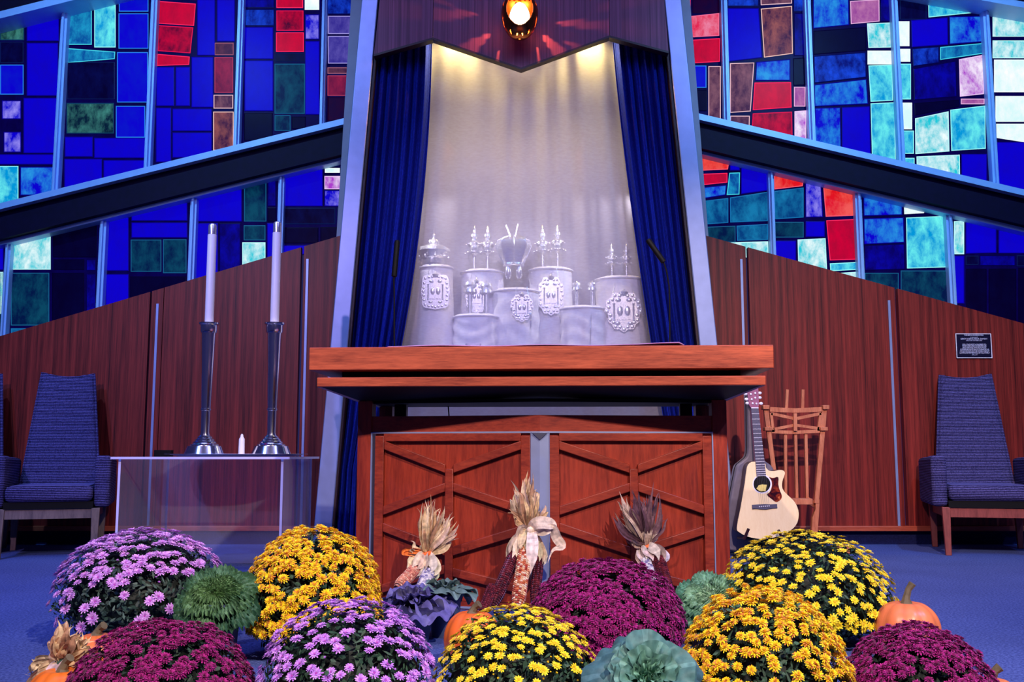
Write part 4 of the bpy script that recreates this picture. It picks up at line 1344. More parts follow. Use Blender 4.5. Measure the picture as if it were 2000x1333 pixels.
# ------------------------------------------------------------------ guitar, its stand, its case
def z4(x, y): return (1400 + x / 6.667, 880 + y / 6.667)
def z3(x, y): return (1400 + x / 8.333, 740 + y / 8.333)
def gd(py): return 5.94 + (1060 - py) / 300 * .16
def G(pt, off=0.0):
    p = P(pt[0], pt[1], gd(pt[1])); p.y += off; return p
def catmull(pts, n=5):
    out = []
    L = len(pts)
    for i in range(L):
        p0, p1, p2, p3 = pts[i - 1], pts[i], pts[(i + 1) % L], pts[(i + 2) % L]
        for k_ in range(n):
            t_ = k_ / n
            out.append(tuple(.5 * ((2 * p1[a]) + (-p0[a] + p2[a]) * t_ + (2 * p0[a] - 5 * p1[a] + 4 * p2[a] - p3[a]) * t_ ** 2 + (-p0[a] + 3 * p1[a] - 3 * p2[a] + p3[a]) * t_ ** 3) for a in (0, 1)))
    return out
body = [z4(*p) for p in [(500,150),(440,160),(400,205),(382,300),(367,420),(350,520),(330,640),(305,780),(280,900),(262,1030),(300,1072),(380,1118),(500,1148),(620,1158),(760,1132),(880,1090),(980,1030),(1045,950),(1066,850),(1055,760),(1010,670),(930,590),(872,530),(850,470),(856,400),(880,330),(886,290),(860,262),(810,258),(740,272),(680,265),(640,225),(622,170)]]
body = catmull(body, 4)
gl = P(1498, 1056, 6.0)
gt = thing('acoustic_guitar', 'pale cutaway acoustic guitar standing beside the wooden music stand', 'guitar', (gl.x, 6.0, gl.z))
mb = MB(); fr = [G(p) for p in body]; mb.extr(fr, [G(p, .006) for p in body]); build(mb, 'soundboard', M['spruce'], gt, angle=25)
cx_ = sum(p[0] for p in body) / len(body); cy_ = sum(p[1] for p in body) / len(body)
big = [(cx_ + (p[0] - cx_) * 1.008, cy_ + (p[1] - cy_) * 1.006) for p in body]
mb = MB(); mb.extr([G(p, .006) for p in big], [G(p, .10) for p in big]); build(mb, 'body', M['guitarside'], gt, angle=25)
def disc(c, r, off, n=32, th=.002):
    pts = [(c[0] + r * math.cos(2 * math.pi * i / n), c[1] + r * math.sin(2 * math.pi * i / n)) for i in range(n)]
    mb = MB(); mb.extr([G(p, off) for p in pts], [G(p, off + th) for p in pts]); return mb
sh = z4(587, 440)
build(disc((sh[0] + .6, sh[1]), 18.8, -.0012), 'rosette', M['nut'], gt)
build(disc(sh, 16.4, -.0028), 'sound_hole', M['black'], gt)
lb_ = [z4(*p) for p in [(515,500),(545,455),(590,445),(650,450),(640,495),(635,532),(570,536),(545,525)]]
mb = MB(); mb.extr([G(p, -.0042) for p in lb_], [G(p, -.003) for p in lb_]); build(mb, 'paper_label', M['tape_yellow'], gt)
pg = catmull([z4(*p) for p in [(680,350),(730,362),(798,350),(800,440),(815,510),(845,590),(832,640),(775,675),(720,640),(650,580),(690,545),(716,470),(712,400)]], 3)
mb = MB(); mb.extr([G(p, -.002) for p in pg], [G(p, .0) for p in pg]); build(mb, 'pickguard', M['tortoise'], gt)
br = [z4(*p) for p in [(455,712),(530,706),(620,700),(700,704),(780,700),(784,750),(700,758),(640,770),(560,766),(500,760),(458,764)]]
mb = MB(); mb.extr([G(p, -.009) for p in br], [G(p, .0) for p in br]); build(mb, 'bridge', M['fretboard'], gt, bevel=.001)
for i in range(6):
    mb = MB(); mb.ball(G(z4(550 + i * 25, 735 - i * 2), -.011), .0042, 8); build(mb, 'bridge_pin', M['nut'], gt)
nt_l, nt_r = z3(555, 480), z3(672, 480); fb_l, fb_r = z4(515, 335), z4(637, 330)
fb = [nt_l, nt_r, fb_r, fb_l]
mb = MB(); mb.extr([G(p, -.008) for p in fb], [G(p, -.001) for p in fb]); nk = build(mb, 'fretboard', M['fretboard'], gt)
mb = MB()
nk_ = [(nt_l[0] + .5, nt_l[1]), (nt_r[0] - .5, nt_r[1]), (z4(625, 170)), (z4(505, 170))]
mb.extr([G(p, -.001) for p in nk_], [G(p, .03) for p in nk_]); build(mb, 'neck', M['headstock'], gt)
for i in range(20):
    mb = MB()
    t_ = (1 - 2 ** (-(i) / 12.0)) / (1 - 2 ** (-19 / 12.0))
    a_ = G((nt_l[0] + (fb_l[0] - nt_l[0]) * t_, nt_l[1] + (fb_l[1] - nt_l[1]) * t_), -.009)
    b_ = G((nt_r[0] + (fb_r[0] - nt_r[0]) * t_, nt_r[1] + (fb_r[1] - nt_r[1]) * t_), -.009)
    mb.tube([a_, b_], .0035 if i == 0 else .0016, 6)
    build(mb, 'nut' if i == 0 else 'fret', M['nut'], nk)
hs = [z3(*p) for p in [(555,480),(522,425),(508,330),(495,232),(528,202),(560,212),(590,190),(612,168),(672,160),(678,250),(680,330),(682,420),(672,480)]]
mb = MB(); mb.extr([G(p, -.004) for p in hs], [G(p, .012) for p in hs]); hd = build(mb, 'headstock', M['headstock'], gt)
for i, (x, y, s) in enumerate([(470,250,-1),(485,335,-1),(500,400,-1),(700,235,1),(700,310,1),(720,405,1)]):
    px_, py_ = z3(x, y)
    mb = MB(); mb.ball(G((px_, py_), .002), .012, 10, (1.1, .6, .8)); mb.tube([G((px_, py_), .002), G((px_ - s * 6, py_), .002)], .003, 6)
    mb.ball(G((px_ - s * 9.5, py_ + .5), -.008), .007, 8, (1, .8, 1))
    build(mb, 'tuning_peg', M['nut'], hd)
for i in range(6):
    mb = MB()
    a_ = G((nt_l[0] + 2 + i * 2, nt_l[1]), -.012); b_ = G(z4(552 + i * 25, 728), -.011)
    mb.tube([a_, b_], .0005, 4)
    build(mb, 'string', M['steel'], gt)
# stand
gs = P(1480, 1080, 6.0)
st = thing('guitar_stand', 'low black folding stand holding the acoustic guitar upright', 'guitar stand', (gs.x, 6.0, 0))
mb = MB()
for (a_, b_) in ((z4(415, 1022), z4(360, 1150)), (z4(803, 1040), z4(850, 1150))):
    p, q = P(a_[0], a_[1], 5.89), P(b_[0], b_[1], 5.90)
    mb.tube([p, q, q + Vector((0, .16, -.01))], .009, 10)
mb.tube([P(1452, 1052, 5.99) + Vector((0, 0, 0)), P(1530, 1056, 6.0)], .010, 10)
build(mb, 'cradle', M['guitarside'], st)
mb = MB()
q = P(1490, 1056, 6.06)
for dx, dy in ((-.2, -.10), (.2, -.10), (0, .14)):
    mb.tube([q, Vector((q.x + dx, q.y + dy, .012))], .011, 10)
build(mb, 'tripod_legs', M['black'], st)
# case
cs = catmull([(1463,760),(1462,830),(1462,885),(1452,900),(1441,910),(1436,930),(1430,961),(1422,1003),(1416,1040),(1422,1072),(1450,1078),(1500,1078),(1530,1066),(1540,1000),(1528,960),(1510,915),(1494,900),(1484,880),(1482,830),(1480,760)], 4)
cd = 6.12
mb = MB(); fr = [P(x, y, cd) for x, y in cs]
for p in fr: p.z = max(p.z, .004)
mb.extr(fr, [p + Vector((0, .12, 0)) for p in fr])
ca = thing('guitar_case', 'grey guitar case standing behind the acoustic guitar', 'guitar case', (P(1475, 0, cd).x, cd, 0))
build(mb, 'shell', M['case'], ca, bevel=.012, angle=30)
mb = MB(); mb.tube([p + Vector((0, .055, 0)) for p in [P(x, y, cd) for x, y in cs] if p.z > .01][:40], .004, 6); build(mb, 'lid_seam', M['black'], ca)

# ------------------------------------------------------------------ wooden music stand
MD = 6.45
ms = thing('music_stand', 'tall openwork wooden music stand right of the guitar', 'music stand', (P(1555, 0, MD).x, MD, 0))
def mbar(pts, w_, th=.022, off=0.0, nm='rail'):
    mb = MB()
    ps = [P(*z3(x, y), MD + off) for x, y in pts]
    for a_, b_ in zip(ps, ps[1:]):
        mb.bar(a_, b_, w_, th)
    return mb
zz = lambda x, y: z3(x, y)
def leg_px(a_, b_, w_, nm, off=0, mat_='standwood'):
    mb = MB(); mb.bar(P(a_[0], a_[1], MD + off), P(b_[0], b_[1], MD + off), w_, .024)
    return build(mb, nm, M[mat_], ms, bevel=.002)
leg_px(z3(790, 460), (1516, 958), .030, 'side_post')
leg_px(z3(1752, 460), (1594, 984), .030, 'side_post')
for x_ in (790, 1760):
    mb = MB(); c_ = P(*z3(x_, 470), MD); mb.box(c_.x - .021, c_.x + .021, MD - .03, MD + .03, c_.z - .014, c_.z + .014); build(mb, 'cap', M['standwood'], ms, bevel=.003)
for x_ in (825, 1728):
    mb = MB(); c_ = P(*z3(x_, 820), MD); mb.box(c_.x - .024, c_.x + .024, MD - .03, MD + .03, c_.z - .012, c_.z + .012); build(mb, 'joint_block', M['standwood'], ms, bevel=.003)
build(mbar([(860, 500), (1060, 512), (1270, 520), (1480, 512), (1700, 500)], .030), 'top_rail', M['standwood'], ms)
build(mbar([(890, 862), (1080, 872), (1275, 875), (1460, 866), (1670, 855)], .022), 'bottom_rail', M['standwood'], ms)
build(mbar([(880, 570), (1245, 650)], .020), 'cross_slat', M['standwood'], ms)
build(mbar([(1300, 650), (1690, 568)], .020), 'cross_slat', M['standwood'], ms)
build(mbar([(920, 825), (1240, 762)], .018), 'cross_slat', M['standwood'], ms)
build(mbar([(1300, 762), (1660, 812)], .018), 'cross_slat', M['standwood'], ms)
build(mbar([(878, 560), (915, 870)], .018), 'frame_stile', M['standwood'], ms)
build(mbar([(1690, 560), (1650, 850)], .020), 'frame_stile', M['standwood'], ms)
build(mbar([(1268, 565), (1272, 850)], .022, .03, -.015), 'centre_stile', M['standwood'], ms)
for (x0_, x1_) in ((1145, 1128), (1398, 1392)):
    build(mbar([(x0_, 178), (x1_, 500)], .018, .018, .012), 'upright', M['standwood'], ms)
for (a_, b_) in ((z3(1115, 890), z4(895, 620)), (z3(1278, 890), z4(1040, 622)), (z3(1445, 890), z4(1175, 622))):
    leg_px(a_, b_, .019, 'slat', .01)
mb = MB(); a_ = P(*z4(880, 622), MD); b_ = P(*z4(1190, 700), MD)
mb.box(a_.x, b_.x, MD - .10, MD + .02, b_.z, a_.z); build(mb, 'shelf', M['standwood'], ms, bevel=.003)
mb = MB(); p_ = P(*z4(1190, 655), MD - .03); q_ = P(*z4(1285, 720), MD + .05); mb.bar(p_, q_, .04, .02); build(mb, 'shelf_brace', M['standwood'], ms)
# splayed leg
def poly_part(pts, d, th, nm, mat_):
    fr = [P(x, y, d) for x, y in pts]
    for p in fr: p.z = max(p.z, .002)
    mb = MB(); mb.extr(fr, [p + Vector((0, th, 0)) for p in fr]); return build(mb, nm, mat_, ms, bevel=.002)
poly_part([z4(*p) for p in [(1290,640),(1340,640),(1335,800),(1310,1130),(1230,1130),(1245,880),(1290,760)]], MD - .01, .03, 'leg', M['standwood'])
poly_part([(1515, 950), (1521, 950), (1524, 1068), (1516, 1068)], MD - .01, .03, 'leg', M['standwood'])
mb = MB(); mb.box(P(1512, 0, MD).x, P(1612, 0, MD).x, MD - .2, MD - .16, .002, .04); mb.box(P(1597, 0, MD).x, P(1610, 0, MD).x, MD - .2, MD + .12, .002, .04); mb.box(P(1514, 0, MD).x, P(1526, 0, MD).x, MD - .2, MD + .12, .002, .04)
build(mb, 'foot', M['standwood'], ms, bevel=.003)

# ------------------------------------------------------------------ flowers
def petal_faces(mb, R0, ln, w_, elev, az, col, cup=.0):
    ca_, sa_ = math.cos(az), math.sin(az)
    def pt(r, s, z): return (r * ca_ - s * sa_, r * sa_ + s * ca_, z)
    ce, se = math.cos(elev), math.sin(elev)
    r1 = R0 + ln * .55 * ce; z1 = ln * .55 * se
    r2 = R0 + ln * ce; z2 = ln * se - cup * ln
    v = [pt(R0, 0, 0), pt(r1, w_, z1 + w_ * .3), pt(r2, w_ * .45, z2), pt(r2, -w_ * .45, z2), pt(r1, -w_, z1 + w_ * .3)]
    mb.add(v, [(0, 1, 2, 3, 4)], col)
def blossom(kind, size, cols, centre, seed):
    rn = random.Random(seed)
    mb = MB()
    if kind == 'daisy': layers = [(12, 1.0, 12, 0), (12, .85, 28, .5), (9, .55, 48, 0)]; cr = .2
    elif kind == 'pom': layers = [(13, 1.0, -8, 0), (12, .92, 18, .5), (11, .8, 42, 0), (9, .62, 62, .5), (6, .45, 80, 0)]; cr = .0
    elif kind == 'small': layers = [(11, 1.0, 14, 0), (9, .7, 34, .5)]; cr = .28
    elif kind == 'bud': layers = [(7, .6, 62, 0), (6, .55, 78, .5)]; cr = .2
    for (n, l_, el, ph) in layers:
        for i in range(n):
            c = cols[rn.randrange(len(cols))]
            f_ = rn.uniform(.85, 1.1)
            petal_faces(mb, size * .06, size * l_ * rn.uniform(.88, 1.08), size * (.17 if kind != 'small' else .2), R(el + rn.uniform(-7, 7)), 2 * math.pi * (i + ph) / n + rn.uniform(-.08, .08), (c[0] * f_, c[1] * f_, c[2] * f_, 1), .06)
    if cr:
        mb.ball((0, 0, size * .14), size * cr, 8, (1, 1, .6), centre)
    return mb

def leaf_shape(mb, pos, nrm, ln, w_, col, rn):
    z = Vector(nrm).normalized()
    x = z.orthogonal().normalized()
    x = Quaternion(z, rn.uniform(0, 2 * math.pi)) @ x
    y = z.cross(x)
    d = (x + z * rn.uniform(-.3, .8)).normalized()
    a_ = pos; b_ = pos + d * ln
    m1 = pos + d * ln * .35; m2 = pos + d * ln * .7
    mb.add([a_, m1 + y * w_ * .7 + z * w_ * .2, m2 + y * w_, b_, m2 - y * w_, m1 - y * w_ * .7 + z * w_ * .2], [(0, 1, 2, 3, 4, 5)], col)

FV = None
def mum(label, px, d, wpx, ytop, zfloor, kind, cols, centre, size, count, toponly=0.0, leafc=None, seed=1, hfrac=.62, buds=0, py_shift=0, lean=0.0):
    rn = random.Random(seed)
    x = (px - 1000) * d / F
    rad = wpx / 2 * d / F
    ztop = P(px, ytop, d).z - size * .3
    H = ztop - zfloor
    base = Vector((x, d, zfloor))
    root = thing('potted_chrysanthemum', label, 'potted chrysanthemum', base, 'potted chrysanthemums in front of the table')
    ph = min(.16, H * .45)
    mb = MB(); pr_ = min(.105, rad * .5)
    mb.lathe([(pr_ * .78, 0), (pr_ * .95, ph * .92), (pr_ * 1.05, ph * .92), (pr_ * 1.05, ph), (pr_ * .96, ph), (pr_ * .94, ph * .9)], 28, base)
    build(mb, 'pot', M['pot'], root)
    zc = zfloor + H * (1 - hfrac)
    Hd = H * hfrac
    a1 = rad - size * .4
    def surf(th, ph_):     # azimuth, elevation
        wob = 1 + .05 * noise.noise(Vector((math.cos(th) * 1.6, math.sin(th) * 1.6, ph_ * 1.4 + seed * 3)))
        cp = abs(math.cos(ph_)) ** .85
        sp = math.sin(ph_)
        return Vector((x + a1 * cp * math.cos(th) * wob + lean * max(0, sp) * 0, d + a1 * .92 * cp * math.sin(th) * wob, zc + (Hd * sp if sp > 0 else H * .42 * sp) * wob))
    def nrm(th, ph_):
        cp, sp = math.cos(ph_), math.sin(ph_)
        return Vector((cp * math.cos(th) / a1, cp * math.sin(th) / a1, sp / Hd)).normalized()
    # foliage
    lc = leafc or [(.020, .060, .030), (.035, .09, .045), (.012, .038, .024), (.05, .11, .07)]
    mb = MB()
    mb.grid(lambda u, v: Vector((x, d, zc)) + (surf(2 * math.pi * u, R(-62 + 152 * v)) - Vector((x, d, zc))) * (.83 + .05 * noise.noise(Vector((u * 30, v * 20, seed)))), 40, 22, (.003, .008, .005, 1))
    for i in range(2600):
        th = rn.uniform(0, 2 * math.pi); ph_ = math.asin(rn.uniform(-.75, 1))
        p = surf(th, ph_); n = nrm(th, ph_)
        p = Vector((x, d, zc)) + (p - Vector((x, d, zc))) * rn.uniform(.84, .97)
        c = lc[rn.randrange(len(lc))]; f_ = rn.uniform(.7, 1.3)
        leaf_shape(mb, p, n, rn.uniform(.014, .030), rn.uniform(.0025, .006), (c[0] * f_, c[1] * f_, c[2] * f_, 1), rn)
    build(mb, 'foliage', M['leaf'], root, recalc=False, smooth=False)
    # blossoms
    protos = [blossom(kind, size, cols, centre, seed * 10 + i) for i in range(4)]
    pb = blossom('bud', size * .6, cols, centre, seed * 10 + 9)
    pts = []
    tries = 0
    minsep = size * (.98 if count > 300 else 1.05)
    while len(pts) < count and tries < count * 60:
        tries += 1
        th = rn.uniform(0, 2 * math.pi); ph_ = math.asin(rn.uniform(-.42, 1))
        s_ = math.sin(ph_)
        if toponly and s_ < .75 and rn.random() < toponly * min(1, (.75 - s_) * 1.9): continue
        p = surf(th, ph_)
        if any((p - q[0]).length < minsep for q in pts): continue
        pts.append((p, th, ph_))
    meshes = [None] * 5
    camp = Vector((0, 0, EYE))
    def key(q):
        n = nrm(q[1], q[2]); v = (camp - q[0])
        return -(n.dot(v.normalized()) > -.1), v.length
    pts.sort(key=key)
    def place(q, big):
        n = nrm(q[1], q[2])
        ax = (n * 1.0 + Vector((0, 0, .45)) + Vector((rn.uniform(-.3, .3), rn.uniform(-.3, .3), rn.uniform(-.1, .3)))).normalized()
        rot = ax.to_track_quat('Z', 'Y').to_matrix().to_4x4() @ Matrix.Rotation(rn.uniform(0, 6.28), 4, 'Z')
        s_ = rn.uniform(.8, 1.15)
        return Matrix.Translation(q[0] + n * rn.uniform(-.004, .008)) @ rot @ Matrix.Scale(s_, 4)
    rest = MB()
    proto_obj = {}
    for i, q in enumerate(pts):
        m4 = place(q, True)
        isb = rn.random() < buds
        vi = 4 if isb else rn.randrange(4)
        src = pb if isb else protos[vi]
        if i < 100:
            if vi not in proto_obj:
                o = build(src, 'blossom', M['petal'], None, recalc=False, smooth=False)
                o.parent = root
                proto_obj[vi] = o
            else:
                o = proto_obj[vi].copy(); C.objects.link(o); o.parent = root
            o.matrix_local = Matrix.Translation(-base) @ m4
        else:
            rest.merge(src, m4)
    if rest.v:
        o = build(rest, 'blossom_mass', M['petal'], root, recalc=False, smooth=False)
        o['kind'] = 'stuff'
    return root

LAV = [srgb(214, 150, 226)[:3], srgb(232, 172, 240)[:3], srgb(196, 128, 214)[:3]]
LAV2 = [srgb(202, 138, 236)[:3], srgb(220, 164, 244)[:3], srgb(186, 116, 224)[:3]]
LAVC = (*srgb(170, 60, 170)[:3], 1)
AMB = [srgb(255, 228, 20)[:3], srgb(255, 214, 16)[:3], srgb(255, 232, 50)[:3], srgb(255, 200, 24)[:3], srgb(226, 140, 60)[:3]]
AMBC = (*srgb(250, 190, 30)[:3], 1)
YEL = [srgb(250, 226, 30)[:3], srgb(242, 210, 20)[:3], srgb(254, 236, 60)[:3]]
YELC = (*srgb(224, 180, 20)[:3], 1)
BUR = [srgb(148, 14, 108)[:3], srgb(124, 8, 88)[:3], srgb(176, 34, 132)[:3]]
BURC = (*srgb(120, 6, 70)[:3], 1)

mum('lavender chrysanthemum at the back left, bald at its lower front', 292, 3.35, 322, 1037, 0, 'daisy', LAV, LAVC, .018, 330, .9, [(.03, .07, .05), (.05, .10, .08), (.02, .04, .03), (.07, .12, .10)], 11, .60, .08)
mum('amber chrysanthemum at the back, left of the reading table', 621, 3.15, 262, 1032, 0, 'pom', AMB, AMBC, .017, 460, .25, None, 12, .62)
mum('yellow chrysanthemum at the back right, in front of the guitar', 1560, 3.35, 326, 1040, 0, 'small', YEL, YELC, .0155, 560, .6, None, 13, .62, .22)
mum('burgundy chrysanthemum in the middle, in front of the right table door', 1180, 3.1, 290, 1098, 0, 'pom', BUR, BURC, .0185, 520, 0, [(.02, .03, .02), (.03, .02, .03)], 14, .70)
mum('lavender chrysanthemum in the front row, between burgundy and yellow ones', 690, 2.5, 340, 1172, STEP_Z, 'daisy', LAV2, LAVC, .0150, 400, .6, None, 15, .56, .08)
mum('yellow chrysanthemum in the middle of the front row', 1008, 2.48, 318, 1186, STEP_Z, 'small', YEL, YELC, .0122, 520, .7, None, 16, .55, .25)
mum('amber chrysanthemum in the front row, right of the flat cabbage', 1474, 2.5, 326, 1152, STEP_Z, 'pom', AMB, AMBC, .0145, 560, .1, None, 17, .60)
mum('burgundy chrysanthemum at the front left corner', 335, 2.52, 350, 1214, STEP_Z, 'pom', BUR, BURC, .0145, 640, .1, [(.02, .05, .03), (.03, .06, .04)], 18, .58)
mum('burgundy chrysanthemum at the front right corner', 1768, 2.52, 290, 1224, STEP_Z, 'pom', BUR, BURC, .0145, 600, .1, [(.02, .03, .02)], 19, .58)

# ------------------------------------------------------------------ ornamental kale and cabbages
def kale(label, px, d, wpx, ytop, zfloor, c_out, c_in, ruff, freq, layers, name='ornamental_kale', tilt=0, edge=None, cat='ornamental kale', seed=1, pot=True):
    rn = random.Random(seed)
    x = (px - 1000) * d / F; rad = wpx / 2 * d / F
    zt_ = P(px, ytop, d).z
    root = thing(name, label, cat, (x, d, zfloor), 'ornamental kales and cabbages')
    c0 = Vector((x, d, zt_ - rad * .75))
    mb = MB()
    if c0.z - zfloor > .02:
        mb.lathe([(rad * .45, 0), (rad * .58, c0.z - zfloor)], 20, (x, d, zfloor)); build(mb, 'pot', M['pot'], root)
    tm = Matrix.Rotation(tilt, 4, 'X')
    mb = MB()
    L = layers
    for li in range(L):
        f_ = li / max(1, L - 1)       # 0 outer -> 1 inner
        n = int(10 - 4 * f_)
        ln = rad * (1.12 - .78 * f_)
        spread = R(34 + 22 * f_)
        el = R(6 + 66 * f_)
        for i in range(n):
            az = 2 * math.pi * (i + .5 * (li % 2)) / n + rn.uniform(-.2, .2)
            el_ = el + rn.uniform(-.15, .15)
            ph_ = rn.uniform(0, 6)
            ls = ln * rn.uniform(.88, 1.1)
            def fn(u, v):
                s_ = (v - .5) * 2
                grow = .25 + .75 * min(1, u * 1.4) ** .8
                r0 = ls * u * (1 - .30 * abs(s_) ** 2.4 * u)
                e2 = el_ * (.45 + .75 * u) - (.9 * max(0, u - .72) if f_ < .9 else 0)
                edgef = max(abs(s_) ** 2 * (.3 + .7 * u), ((u - .45) / .55 if u > .45 else 0) ** 1.4)
                rf = ruff * rad * edgef * (math.sin(freq * (s_ * 1.3 + u) + ph_) + .6 * math.sin(freq * 2.1 * (s_ - .4 * u) + ph_ * 2))
                r_ = r0 * math.cos(e2) - rf * math.sin(e2); z = r0 * math.sin(e2) + rf * math.cos(e2) + .12 * ls * s_ * s_
                an = az + s_ * spread * grow
                p = Vector((r_ * math.cos(an), r_ * math.sin(an), z))
                return c0 + (tm @ p)
            def cf(u, v):
                k_ = f_ * .75 + .25 * (1 - u) * 0
                e_ = max(abs(v - .5) * 2, u) > .86
                mid = abs(v - .5) < .06
                c = [c_out[q] * (1 - k_) + c_in[q] * k_ for q in range(3)]
                if mid: c = [q * 1.35 + .02 for q in c]
                if e_ and edge: c = list(edge)
                return (c[0], c[1], c[2], 1)
            mb.grid(fn, 18, 22 if freq < 8 else 56, cf)
    build(mb, 'leaves', M['leaf'], root, recalc=False, angle=80)
    mb = MB(); mb.lathe([(rad * .12, 0), (rad * .14, rad * .3)], 10, c0 - Vector((0, 0, rad * .12))); build(mb, 'stem', M['leaf'] if False else M['soil'], root)
    return root
kale('curly green kale between the back lavender and amber chrysanthemums', 440, 3.0, 150, 1118, 0, (.03, .10, .055), (.22, .42, .13), .085, 24, 8, tilt=R(45), seed=2)
kale('curly pale green kale against the right table door', 1383, 3.3, 130, 1134, 0, (.09, .26, .17), (.50, .72, .42), .085, 24, 8, tilt=R(50), seed=3)
kale('flat blue green ornamental cabbage in the front row', 1253, 2.3, 205, 1252, STEP_Z, (.05, .14, .17), (.15, .36, .19), .045, 5, 8, 'ornamental_cabbage', R(48), None, 'ornamental cabbage', 4)
kale('dark purple ornamental cabbage left below the corn on the left door', 808, 3.35, 150, 1128, 0, (.022, .02, .07), (.03, .02, .08), .09, 5, 3, 'ornamental_cabbage', R(15), (.12, .11, .34), 'ornamental cabbage', 5)
kale('grey green broad leafed cabbage left of the middle pumpkin', 872, 3.45, 110, 1118, 0, (.10, .17, .17), (.13, .20, .19), .09, 4, 3, 'ornamental_cabbage', R(-10), None, 'ornamental cabbage', 8)

# ------------------------------------------------------------------ pumpkins
def pumpkin(label, px, d, r, ztop, zfloor, stem=.07, col=(.80, .16, .03), name='pumpkin', seed=1, lean=.02):
    x = (px - 1000) * d / F
    h = ztop - zfloor
    root = thing(name, label, 'pumpkin', (x, d, zfloor), 'pumpkins among the flowers')
    mb = MB()
    def fn(u, v):
        a = 2 * math.pi * u; th = math.pi * v
        lob = 1 - .045 * abs(math.cos(a * 5 + seed)) ** 3
        rr_ = r * (math.sin(th) ** .8) * lob
        z = zfloor + h / 2 - math.cos(th) * h / 2 * (1 - .12 * math.exp(-((math.sin(th)) / .25) ** 2))
        return Vector((x + rr_ * math.cos(a), d + rr_ * math.sin(a), z))
    def cf(u, v):
        f_ = 1 - .18 * abs(math.cos(2 * math.pi * u * 5 + seed)) ** 6
        return (col[0] * f_, col[1] * f_, col[2] * f_, 1)
    mb.grid(fn, 80, 28, cf); build(mb, 'rind', M['skin'], root, recalc=False, angle=80)
    mb = MB(); t_ = Vector((x, d, ztop - h * .07))
    mb.tube([t_, t_ + Vector((0, 0, stem * .3)), t_ + Vector((lean * .4, 0, stem * .7)), t_ + Vector((lean, -.005, stem))], [.020, .012, .010, .012], 8, (.16, .13, .08, 1))
    build(mb, 'stem', M['leaf'], root)
pumpkin('large pale orange pumpkin with tall stem at the right edge of the flowers', 1752, 3.12, .098, .168, 0, .065, (.86, .22, .08), seed=1)
pumpkin('orange pumpkin low at the far right corner by the step', 1907, 2.60, .078, .052, STEP_Z, .04, (.86, .24, .09), seed=2)
pumpkin('bright orange pumpkin at the far left beside the corn husks', 150, 2.55, .10, .088, STEP_Z, .04, (.92, .20, .02), seed=3)
pumpkin('orange pumpkin behind the front yellow chrysanthemum', 925, 2.95, .085, .165, 0, .03, (.80, .15, .03), seed=4)
pumpkin('small orange pumpkin peeping between the burgundy and lavender front flowers', 508, 2.36, .05, .055, STEP_Z, .03, (.92, .22, .03), seed=5)
pumpkin('orange pumpkin almost hidden behind the front left burgundy flowers', 212, 2.78, .07, .130, 0, .03, (.8, .18, .04), seed=6)

# ------------------------------------------------------------------ indian corn bundles
def cob(mb, a, b, r, cols, rn, rows=14):
    a = Vector(a); b = Vector(b)
    L = (b - a).length; t = (b - a).normalized()
    u_ = t.orthogonal().normalized(); w_ = t.cross(u_)
    nk_ = max(8, int(L / .0085))
    prof = lambda s: r * (1.0 - .55 * max(0, (s - .72) / .28) ** 2.2) * (1 if s > .06 else .9)
    mb.tube([a + t * L * i / 12 for i in range(13)], [prof(i / 12) * .9 for i in range(13)], rows, (.03, .01, .01, 1))
    for i in range(nk_):
        s = (i + .5) / nk_; rr_ = prof(s)
        for k_ in range(rows):
            an = 2 * math.pi * (k_ + .5 * 0) / rows + .25 * s
            n = u_ * math.cos(an) + w_ * math.sin(an)
            tn = t.cross(n)
            p = a + t * (s * L) + n * rr_ * .9
            hl = L / nk_ * .46; hw_ = math.pi * rr_ / rows * .92; ht = rr_ * .16
            c = cols[rn.randrange(len(cols))]; f_ = rn.uniform(.75, 1.2); c = (c[0] * f_, c[1] * f_, c[2] * f_, 1)
            base_ = [p - t * hl - tn * hw_, p + t * hl - tn * hw_, p + t * hl + tn * hw_, p - t * hl + tn * hw_]
            topv = [p + n * ht - t * hl * .55 - tn * hw_ * .55, p + n * ht + t * hl * .55 - tn * hw_ * .55, p + n * ht + t * hl * .55 + tn * hw_ * .55, p + n * ht - t * hl * .55 + tn * hw_ * .55]
            mb.add(base_ + topv, [(4, 5, 6, 7), (0, 1, 5, 4), (1, 2, 6, 5), (2, 3, 7, 6), (3, 0, 4, 7)], c)
